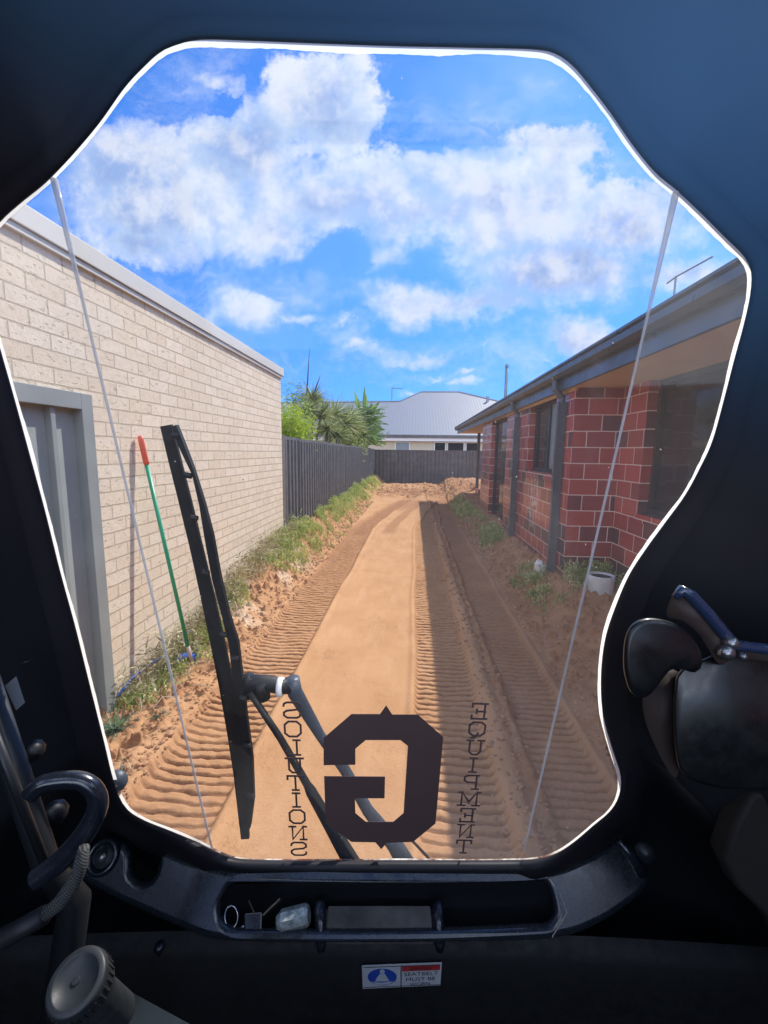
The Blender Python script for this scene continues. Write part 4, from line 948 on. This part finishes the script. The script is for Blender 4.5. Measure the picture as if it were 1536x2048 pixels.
# ---- console below the window
def Cc_(x, y, z): return EYE+RZ@Vector((x, y, z))
lp0, lp1 = Vector((0, .60, -.662)), Vector((0, .545, -.723))     # ledge back and front, cab axes
ln = (lp1-lp0).cross(Vector((1, 0, 0))).normalized()
if ln.z < 0: ln = -ln
PLD = Pl(RZ@ln, EYE+RZ@lp0)
def plate(name, loops, pl, depth, bev, mat, parent, u=None, shift=0, smooth=True):
    n = pl[0]; n = n if n.dot(EYE-pl[1]) > 0 else -n; uu = RZ@Vector((1, 0, 0)); uu = (uu-n*uu.dot(n)).normalized(); vv = n.cross(uu)
    cu = bpy.data.curves.new(name, 'CURVE'); cu.dimensions = '2D'; cu.fill_mode = 'BOTH'; cu.extrude = depth/2; cu.bevel_depth = bev; cu.bevel_resolution = 3
    O = pl[1]
    for lp in loops:
        sp = cu.splines.new('POLY'); sp.points.add(len(lp)-1); sp.use_cyclic_u = True
        uvp = []
        for i, p in enumerate(lp):
            P = hit(p[0], p[1], pl) if len(p) == 2 else p; q = P-O; uvp.append(Vector((q.dot(uu), q.dot(vv))))
        if bev:      # keep the bevelled outline where the path is
            nn = len(uvp); area = sum(uvp[i].x*uvp[(i+1) % nn].y-uvp[(i+1) % nn].x*uvp[i].y for i in range(nn)); sg = (1 if area > 0 else -1)*(1 if lp is loops[0] else -1)
            nv = []
            for i in range(nn): t = (uvp[(i+1) % nn]-uvp[i-1]).normalized(); nv.append(uvp[i]+Vector((-t.y, t.x))*bev*sg)
            uvp = nv
        for i, q in enumerate(uvp): sp.points[i].co = (q.x, q.y, 0, 1)
    ob = bpy.data.objects.new('tmp', cu); C.objects.link(ob); dg = bpy.context.evaluated_depsgraph_get(); me = bpy.data.meshes.new_from_object(ob.evaluated_get(dg)); bpy.data.objects.remove(ob)
    Mx = Matrix((uu, vv, n)).transposed().to_4x4(); Mx.translation = O+n*(shift-depth/2-bev); me.transform(Mx); me.name = name
    o_ = off(parent); me.transform(Matrix.Translation(-o_)); me.materials.clear()
    o = link(name, me, mat, parent)
    if smooth:
        me.shade_smooth(); es = o.modifiers.new('e', 'EDGE_SPLIT'); es.split_angle = RAD(40)
    return o
def rr(x0, y0, x1, y1, r, n=7):
    out = []
    for (cx, cy, a0) in ((x1-r, y0+r, -90), (x1-r, y1-r, 0), (x0+r, y1-r, 90), (x0+r, y0+r, 180)):
        for i in range(n+1): a = RAD(a0+90*i/n); out.append((cx+r*math.cos(a), cy+r*math.sin(a)))
    return out
led_out = smooth_loop([(-150,1640),(60,1700),(150,1712),(190,1690),(240,1682),(258,1705),(262,1750),(290,1765),(310,1745),(322,1700),(370,1715),(440,1735),(520,1742),(760,1748),(1000,1746),(1100,1738),(1170,1712),(1240,1678),(1262,1690),(1300,1745),(1285,1790),(1200,1850),(1100,1880),(900,1886),(700,1888),(500,1886),(420,1880),(360,1858),(250,1810),(150,1760),(40,1730),(-150,1700)], 14)
hole = [(450, 1790), (458, 1775), (475, 1765), (520, 1763), (700, 1759), (900, 1756), (1060, 1757), (1085, 1763), (1100, 1780), (1110, 1815), (1110, 1835), (1100, 1845), (1070, 1850), (880, 1858), (700, 1860), (520, 1859), (470, 1857), (446, 1845), (438, 1825), (442, 1805)]
hole = smooth_loop(hole, 10)
console = plate('console_ledge', [[tuple(p) for p in led_out], [tuple(p) for p in hole]], PLD, .004, .010, M_console, cab)
parent_off[console.name] = Vector((0, 0, 0))
# tray well under the hole
m = MB(); top_ = [hit(p.x, p.y, PLD, .0) for p in hole]; n_ = len(top_); down = RZ@Vector((0, .012, -.075))
ctr = sum(top_, Vector((0, 0, 0)))/n_
t0 = [p+(p-ctr).normalized()*.004-Vector((0, 0, .004)) for p in top_]; b0 = [p+down for p in t0]
m.add(t0+b0, [(i, (i+1) % n_, n_+(i+1) % n_, n_+i) for i in range(n_)]+[tuple(range(n_, 2*n_))]); m.build('tray_well', M_trim, cab, True)
def L_(px, py, dz=0): return hit(px, py, PLD)+Vector((0, 0, dz))
for x in (640, 877):
    m = MB(); m.tube([L_(x, 1772, -.035), L_(x, 1780, -.022), L_(x+2, 1850, -.020), L_(x+3, 1864, -.030)], [.008, .010, .010, .008], 12); m.build('tray_rib', M_gloss, cab, True)
m = MB(); a, b, c, d = L_(655, 1782, -.026), L_(862, 1782, -.026), L_(868, 1864, -.012), L_(648, 1864, -.012); e = Vector((0, 0, -.012))
m.add([a, b, c, d, a+e, b+e, c+e, d+e], [(0, 1, 2, 3), (7, 6, 5, 4), (0, 4, 5, 1), (1, 5, 6, 2), (2, 6, 7, 3), (3, 7, 4, 0)])
m.build('tray_mat', material('dusty_rubber_mat', color=(.075, .072, .068), rough=.8, noise_amt=.4, nscale=25), cab, bevel=.003)
# front face below the ledge, bowed
m = MB(); rows = []
import itertools
prof = [(-.728, .565), (-.738, .550), (-.75, .5435), (-.80, .540), (-.90, .535), (-1.05, .54)]
nx = 40
for (z, y) in prof:
    for i in range(nx+1): x = -.62+1.24*i/nx; rows.append(tuple(Cc_(x, y-.05*x*x, z)))
m.add(rows, [(a*(nx+1)+i, a*(nx+1)+i+1, (a+1)*(nx+1)+i+1, (a+1)*(nx+1)+i) for a in range(len(prof)-1) for i in range(nx)]); m.build('console_front', material('matt_black_front', m_blackp((.004, .0045, .005), .7, 0, .05, .2)), cab, True)
# lower toe box edge catching a little light
m = MB(); m.box((-.12, .44, -.86), (.20, .50, -.83)); m.v = [tuple(EYE+RZ@Vector(v)) for v in m.v]; m.build('kick_plate', M_console, cab, bevel=.006)
m = MB(); 
for i in range(0, 20): pass
# ledge cup boss on the left
for (x, y, r_) in ((205, 1718, .018),):
    p = L_(x, y, .004); MB().lathe([(.013, -.02), (.016, .0), (.022, .006), (.026, .0), (.028, -.012)], p, PLD[0] if PLD[0].z > 0 else -PLD[0], 24).build('cup_boss', M_gloss, cab, True)
    MB().lathe([(0, .006), (.006, .005), (.008, 0), (.008, -.02)], p, PLD[0] if PLD[0].z > 0 else -PLD[0], 12).build('boss_bolt', M_steel, cab, True)
MB().lathe([(0, .006), (.006, .005), (.008, 0), (.004, -.001), (.004, -.03)], L_(318, 1882, -.012), (0, 0, 1), 16).build('ledge_bolt', M_gloss, cab, True)
# scratched line on the right of the ledge
m = MB(); pn = PLD[0] if PLD[0].z > 0 else -PLD[0]; sc = [L_(1117, 1782)+pn*.0012, L_(1133, 1825)+pn*.0012, L_(1104, 1874)+pn*.0008]
m.tube(sc, [.0005, .0011, .0006], 6); m.build('paint_scratch', material('pale_scratch', color=(.42, .36, .32), rough=.6), console)
# white scrap label strip and left wall details
PLW = Pl(RZ@Vector((.80, -.60, .05)), EYE+RZ@Vector((-.42, .40, -.3)))
plate('label', [[(10, 1372), (33, 1354), (50, 1405), (32, 1421)]], PLW, .001, .0002, material('pale_paper_label', color=(.34, .38, .38), rough=.7, noise_amt=.05), cab, smooth=False)
m = MB(); a = [hit(-40, 1330, PLW, .02), hit(95, 1735, PLW, .04), hit(150, 1800, PLW, .06), hit(100, 2150, PLW, .06)]; m.tube(a, [.012, .013, .016, .018], 12); m.build('side_rail', M_trim, cab, True)
m = MB(); m.tube([hit(-30, 1420, PLW, .06), hit(96, 1742, PLW, .10)], .0045, 8); m.build('edge_strip', M_trim, cab, True)
for (x, y, s_) in ((65, 1500, .012), (105, 1628, .016)): MB().lathe([(0, .012), (s_*.6, .010), (s_, .003), (s_, 0)], hit(x, y, PLW, .01), PLW[0], 10).build('side_bolt', M_trim, cab, True)
# grab handle
PH = Pl(RZ@Vector((.25, -1, .2)), EYE+RZ@Vector((-.25, .40, -.4)))
hp = [(60, 1590), (85, 1568), (130, 1560), (165, 1563), (188, 1580), (196, 1605), (188, 1635), (160, 1680), (128, 1715), (100, 1738), (70, 1760)]
hpv = [hit(x, y, PH) for x, y in hp]; m = MB()
def cr(P, R_, k=6):
    o1, o2 = [], []; n = len(P)
    for i in range(n-1):
        p0, p1, p2, p3 = P[max(i-1, 0)], P[i], P[i+1], P[min(i+2, n-1)]
        for j in range(k):
            t = j/k; o1.append(.5*((2*p1)+(p2-p0)*t+(2*p0-5*p1+4*p2-p3)*t*t+(3*p1-p0-3*p2+p3)*t**3)); o2.append(R_[i]+(R_[i+1]-R_[i])*t)
    return o1+[P[-1]], o2+[R_[-1]]
m.tube(*cr(hpv, [.0085]*3+[.0085, .009, .0095, .010, .0105, .0105, .010, .010]), 20); m.build('grab_handle', M_gloss, cab, True)
# braided cable
PCb = Pl(RZ@Vector((.2, -1, .1)), EYE+RZ@Vector((-.25, .37, -.45)))
cpx = [(168, 1695), (160, 1735), (145, 1770), (120, 1805), (90, 1830), (40, 1858), (-10, 1885), (-60, 1930)]; cp = [hit(x, y, PCb) for x, y in cpx]
def m_braid(k, b, co):
    w = k.new('ShaderNodeTexWave', wave_type='BANDS', bands_direction='DIAGONAL'); k.put(w.inputs['Vector'], co); w.inputs['Scale'].default_value = 160
    v = k.new('ShaderNodeTexWave', wave_type='BANDS', bands_direction='Z'); k.put(v.inputs['Vector'], co); v.inputs['Scale'].default_value = 190
    f = k.math('MULTIPLY', w.outputs[1], v.outputs[1]); k.put(b.inputs['Base Color'], k.mix(f, (.02, .021, .022), (.16, .16, .15))); b.inputs['Roughness'].default_value = .8; k.put(b.inputs['Normal'], k.bump(f, .6, .001))
m = MB(); m.tube(cp[:5], [.005, .0065, .007, .007, .006], 12); m.build('braided_sleeve', material('grey_braid', m_braid), cab, True)
m = MB(); m.tube(cp[4:], [.0085, .009, .0095, .010], 12); m.build('hose', M_rub, cab, True)
# round ribbed knob at the lower left, with the panel beside it
kc = EYE+ray(152, 1962)*.33; ax = (RZ@Vector((.06, -.42, .90))).normalized(); KR = .0235
M_knob = material('grey_rubber_knob', color=(.017, .021, .024), rough=.5, noise_amt=.15, nscale=40); 
kn = MB().lathe([(a_*.86, b_) for a_, b_ in [(0, .0), (.0175, .0), (.0180, .0015), (.0190, .0005), (.0215, .0015), (.0235, -.002), (.0240, -.006), (.0235, -.020), (.022, -.030), (.017, -.05), (.017, -.12)]], kc, ax, 40).build('control_knob', M_knob, cab, True); parent_off[kn.name] = Vector((0, 0, 0))
m = MB(); aa = ax.orthogonal().normalized(); bb = ax.cross(aa)
for i in range(30):
    q = 2*math.pi*i/30; rd = aa*math.cos(q)+bb*math.sin(q); m.tube([kc+rd*.0203-ax*.006, kc+rd*.0205-ax*.020], .0009, 6)
m.build('grip_rib', M_knob, kn)
MB().lathe([(0, .0012), (.0025, .001), (.003, 0)], kc, ax, 16).build('centre_dimple', M_knob, kn)
m = MB(); P4 = [EYE+ray(212, 1958)*.42, EYE+ray(240, 1972)*.42, EYE+ray(420, 2070)*.40, EYE+ray(420, 2300)*.36, EYE+ray(150, 2300)*.36]; e = Vector((0, 0, -.02)); n_ = 5
m.add(P4+[p+e for p in P4], [tuple(range(5)), tuple(range(5, 10))[::-1]]+[(i, (i+1) % 5, 5+(i+1) % 5, 5+i) for i in range(5)]); m.build('side_panel', material('grey_side_panel', color=(.035, .045, .045), rough=.7, noise_amt=.2, nscale=30), cab)

# right hand control pod, bracket and paddle
def sweep_plate(name, px, dist, th, mat, parent, bev=.003, nrm=(-.15, -1, .15), smooth=True):
    pl = Pl(RZ@Vector(nrm), EYE+ray(*px[0])*dist); return plate(name, [px], pl, th, bev, mat, parent, smooth=smooth)
M_pod = material('smooth_black_pod', m_blackp((.006, .0075, .008), .33, .3, .06, .8))
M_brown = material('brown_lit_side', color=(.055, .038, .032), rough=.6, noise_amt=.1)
def loft(name, loops, mat, parent, cap=True):
    n = len(loops[0]); m = MB()
    for L in loops: m.v += [tuple(v) for v in L]
    for a in range(len(loops)-1):
        for i in range(n): j = (i+1) % n; m.f.append((a*n+i, a*n+j, (a+1)*n+j, (a+1)*n+i))
    if cap: m.f.append(tuple(range(n))[::-1]); m.f.append(tuple((len(loops)-1)*n+i for i in range(n)))
    return m.build(name, mat, parent, True)
pod = smooth_loop([(1352,1352),(1362,1338),(1440,1304),(1480,1294),(1600,1290),(1760,1290),(1800,1320),(1800,1560),(1760,1580),(1600,1580),(1480,1580),(1420,1572),(1380,1558),(1360,1540),(1350,1500),(1346,1420)], 10)
podL = []
for (s_, d_) in ((.955, .333), (.985, .334), (.998, .338), (1, .345), (1.0, .37), (.99, .45)):
    c = Vector((1500, 1440)); podL.append([EYE+ray(*(c+(p-c)*s_))*d_*(1+.0*p.x) for p in pod])
loft('control_pod', podL, M_pod, cab)
bp = smooth_loop([(1285,1398),(1300,1370),(1330,1345),(1360,1345),(1372,1420),(1366,1500),(1352,1556),(1330,1530),(1305,1480),(1290,1440)], 12)
loft('pod_side_shield', [[EYE+ray(*p)*d_ for p in bp] for d_ in (.352, .360, .40)], M_brown, cab)
arm_ = smooth_loop([(1333,1232),(1345,1190),(1362,1176),(1382,1182),(1410,1212),(1452,1262),(1478,1288),(1620,1290),(1620,1330),(1480,1318),(1440,1330),(1418,1300),(1395,1265),(1362,1240)], 10)
loft('support_bracket', [[EYE+ray(*p)*d_ for p in arm_] for d_ in (.322, .328, .345)], M_brown, cab)
edge_ = [EYE+ray(*p)*.321 for p in ((1350,1195),(1363,1181),(1380,1190),(1410,1222),(1447,1266),(1470,1290),(1530,1298),(1600,1300))]
MB().tube(edge_, [.0025, .0042, .0045, .0045, .0045, .004, .004, .004], 12).build('bracket_rib_sheen', M_brk, cab, True)  # blue light along the bracket edge, put into the tube's colour
pad = smooth_loop([(1246,1320),(1250,1275),(1264,1248),(1290,1236),(1330,1240),(1365,1256),(1395,1290),(1405,1325),(1390,1345),(1350,1336),(1330,1352),(1305,1385),(1285,1396),(1262,1385),(1250,1355)], 10)
c = Vector((1315, 1310))
loft('thumb_paddle', [[EYE+ray(*(c+(p-c)*s_))*d_ for p in pad] for (s_, d_) in ((.80, .303), (.95, .304), (1, .308), (1, .314), (.94, .318))], M_pod, cab)
for (x, y, r_) in ((1463, 1286, .005), (1454, 1305, .0055), (1484, 1313, .003)): MB().lathe([(0, .004), (r_*.7, .0035), (r_, .001), (r_, -.004)], EYE+ray(x, y)*.316, RZ@Vector((-.2, -1, .4)), 12).build('bracket_bolt', M_steel, cab, True)
# right lower pillar and brown seat side panel
sp = [(1505,1590),(1620,1560),(1620,1950),(1530,1830),(1475,1780),(1448,1720),(1470,1650)]
sweep_plate('seat_side_panel', sp, .5, .02, material('olive_brown_panel', color=(.008, .0065, .005), rough=.7, noise_amt=.2), cab, .006)
m = MB(); m.tube([EYE+ray(1238, 1682)*.62, EYE+ray(1262, 1712)*.62, EYE+ray(1284, 1745)*.62], [.004, .006, .009], 10); m.build('ledge_rib', M_gloss, cab, True)
MB().lathe([(0, .008), (.010, .006), (.014, 0)], EYE+ray(1290, 1705)*.62, RZ@Vector((-.3, -1, .4)), 10).build('frame_bolt', M_trim, cab, True)

# ---- warning sticker
zs_, ys2 = -.752, .4955
stn = RZ@Vector((0, -1, -.03)).normalized(); PS = Pl(stn, Cc_(0, .5410, -.75))
def sq(x0, y0, x1, y1): return [(x0, y0), (x1, y0), (x1, y1), (x0, y1)]
M_sw = material('sticker_white', color=(.50, .53, .55), rough=.4, noise_amt=.04); M_sr = material('sticker_red', color=(.42, .03, .03), rough=.4); M_sb = material('sticker_blue', color=(.02, .07, .40), rough=.4); M_sk = material('sticker_black', color=(.02, .02, .02), rough=.4)
st = plate('warning_sticker', [[(724, 1925), (883, 1919), (880, 1964), (726, 1971)]], PS, .0006, .0001, M_sw, cab, shift=.004, smooth=False); parent_off[st.name] = Vector((0, 0, 0))
def stp(name, lp, mat, lift): return plate(name, [lp], PS, .0002, 0, mat, st, shift=lift, smooth=False)
stp('red_band', [(804, 1925), (880, 1922), (879, 1933), (804, 1936)], M_sr, .0044)
stp('divider', [(801, 1924), (803, 1924), (803, 1967), (801, 1967)], M_sk, .0044)
stp('inner_border', [(727, 1967.5), (879.5, 1961.5), (879.5, 1962.5), (727, 1968.5)], M_sk, .0044); stp('inner_border', [(727, 1927.5), (880, 1921.7), (880, 1922.5), (727, 1928.4)], M_sk, .0046)
stp('blue_disc', [(764.5+29*math.cos(2*math.pi*i/36), 1947+16.5*math.sin(2*math.pi*i/36)) for i in range(36)], M_sb, .0044)
hd_ = [(764.5+5*math.cos(2*math.pi*i/16), 1936+4.5*math.sin(2*math.pi*i/16)) for i in range(16)]; stp('figure', hd_, M_sw, .0047)
stp('figure', [(759, 1941), (770, 1941), (776, 1950), (779, 1955), (750, 1955), (753, 1950)], M_sw, .0047); stp('figure', [(742, 1956), (764, 1958), (787, 1955), (777, 1961), (764, 1962), (752, 1961)], M_sw, .0047)
def text(body, px, py, wpx, hpx, mat, lift):
    cu = bpy.data.curves.new('text', 'FONT'); cu.body = body; cu.align_x = 'CENTER'; cu.align_y = 'CENTER'; cu.size = 1; ob = bpy.data.objects.new('tmp', cu); C.objects.link(ob)
    dg = bpy.context.evaluated_depsgraph_get(); me = bpy.data.meshes.new_from_object(ob.evaluated_get(dg)); bpy.data.objects.remove(ob)
    co = np.array([v.co[:] for v in me.vertices]); w0 = co[:, 0].max()-co[:, 0].min(); h0 = co[:, 1].max()-co[:, 1].min(); c0 = (co.max(0)+co.min(0))/2
    n = PS[0]; n = n if n.dot(EYE-PS[1]) > 0 else -n; A = hit(px-wpx/2, py+.02*wpx, PS); Bq = hit(px+wpx/2, py-.02*wpx, PS); uu = (Bq-A).normalized(); vv = n.cross(uu); O = (A+Bq)/2; sx = (Bq-A).length/w0; sy = (hit(px, py-hpx/2, PS)-hit(px, py+hpx/2, PS)).length/h0
    for v in me.vertices: q = v.co.copy(); v.co = O+uu*(q.x-c0[0])*sx+vv*(q.y-c0[1])*sy+n*lift
    me.materials.clear(); return link('lettering', me, mat, st)
text('DANGER', 842, 1929, 44, 6, M_sk, .0049); text('SEATBELT', 842, 1940, 68, 7, M_sk, .0046); text('MUST BE', 841, 1950.5, 58, 6.5, M_sk, .0046); text('WORN', 839, 1960, 40, 6, M_sk, .0046)

# ---- things lying in the tray
M_chrome = material('bright_metal', color=(.6, .62, .64), rough=.2, metal=1)
ky = root('key_ring', 'bunch of black headed keys on a ring in the left end of the console tray', 'keys', tuple(L_(500, 1835, -.05)))
def kp(x, y, dz): return L_(x, y, dz)
MB().tube([kp(462+13*math.cos(a), 1820+22*math.sin(a), -.012) for a in np.linspace(0, 2*math.pi, 25)], .0011, 8, False).build('ring', M_chrome, ky, True)
m = MB()
for pts in (((487, 1815, 0), (524, 1812, 0), (522, 1856, -.01), (488, 1856, -.01)),):
    P = [kp(a, b, -.010) for a, b, c in pts]; e = Vector((0, 0, -.012)); m.add(P+[p+e for p in P], [(0, 1, 2, 3), (7, 6, 5, 4), (0, 4, 5, 1), (1, 5, 6, 2), (2, 6, 7, 3), (3, 7, 4, 0)])
m.build('key_head', M_gloss, ky, bevel=.002)
for (a, b) in (((508, 1815), (497, 1790)), ((526, 1820), (560, 1787))):
    p, q = kp(*a, -.010), kp(*b, -.010); MB().tube([p, q], .0022, 8, flat=.4).build('key_shaft', material('old_brass', color=(.25, .20, .15), rough=.4, metal=.8), ky)
o = MB(); P = [kp(466, 1840, -.02), kp(490, 1825, -.02), kp(490, 1858, -.02), kp(462, 1858, -.02)]; e = Vector((0, 0, -.006)); o.add(P+[p+e for p in P], [(0, 1, 2, 3), (7, 6, 5, 4), (0, 4, 5, 1), (1, 5, 6, 2), (2, 6, 7, 3), (3, 7, 4, 0)])
o.build('key_tag', material('pale_tag', color=(.55, .62, .64), rough=.4), ky, bevel=.001)
bo = MB(); A = kp(555, 1822, -.020); Bq = kp(618, 1815, -.012); bo = MB().tube([A, A.lerp(Bq, .15), A.lerp(Bq, .9), Bq], [.010, .0145, .0145, .012], 8)
lt = bo.build('small_jar', material('crumpled_foil', color=(.42, .48, .47), rough=.3, metal=.4, noise_amt=.5, nscale=60, bump=.8, bscale=90), None, False); tag(lt, 'small crumpled silver packet lying in the console tray right of the keys', 'packet'); lt.name = 'foil_packet'
ob = MB(); P = [kp(524, 1826, -.03), kp(550, 1828, -.03), kp(548, 1858, -.03), kp(522, 1858, -.03)]; e = Vector((0, 0, -.015)); ob.add(P+[p+e for p in P], [(0, 1, 2, 3), (7, 6, 5, 4), (0, 4, 5, 1), (1, 5, 6, 2), (2, 6, 7, 3), (3, 7, 4, 0)])
tag(ob.build('blue_lighter', material('dark_blue_plastic', color=(.02, .05, .09), rough=.3), None, bevel=.002), 'small dark blue lighter between the keys and the silver packet in the tray', 'lighter')
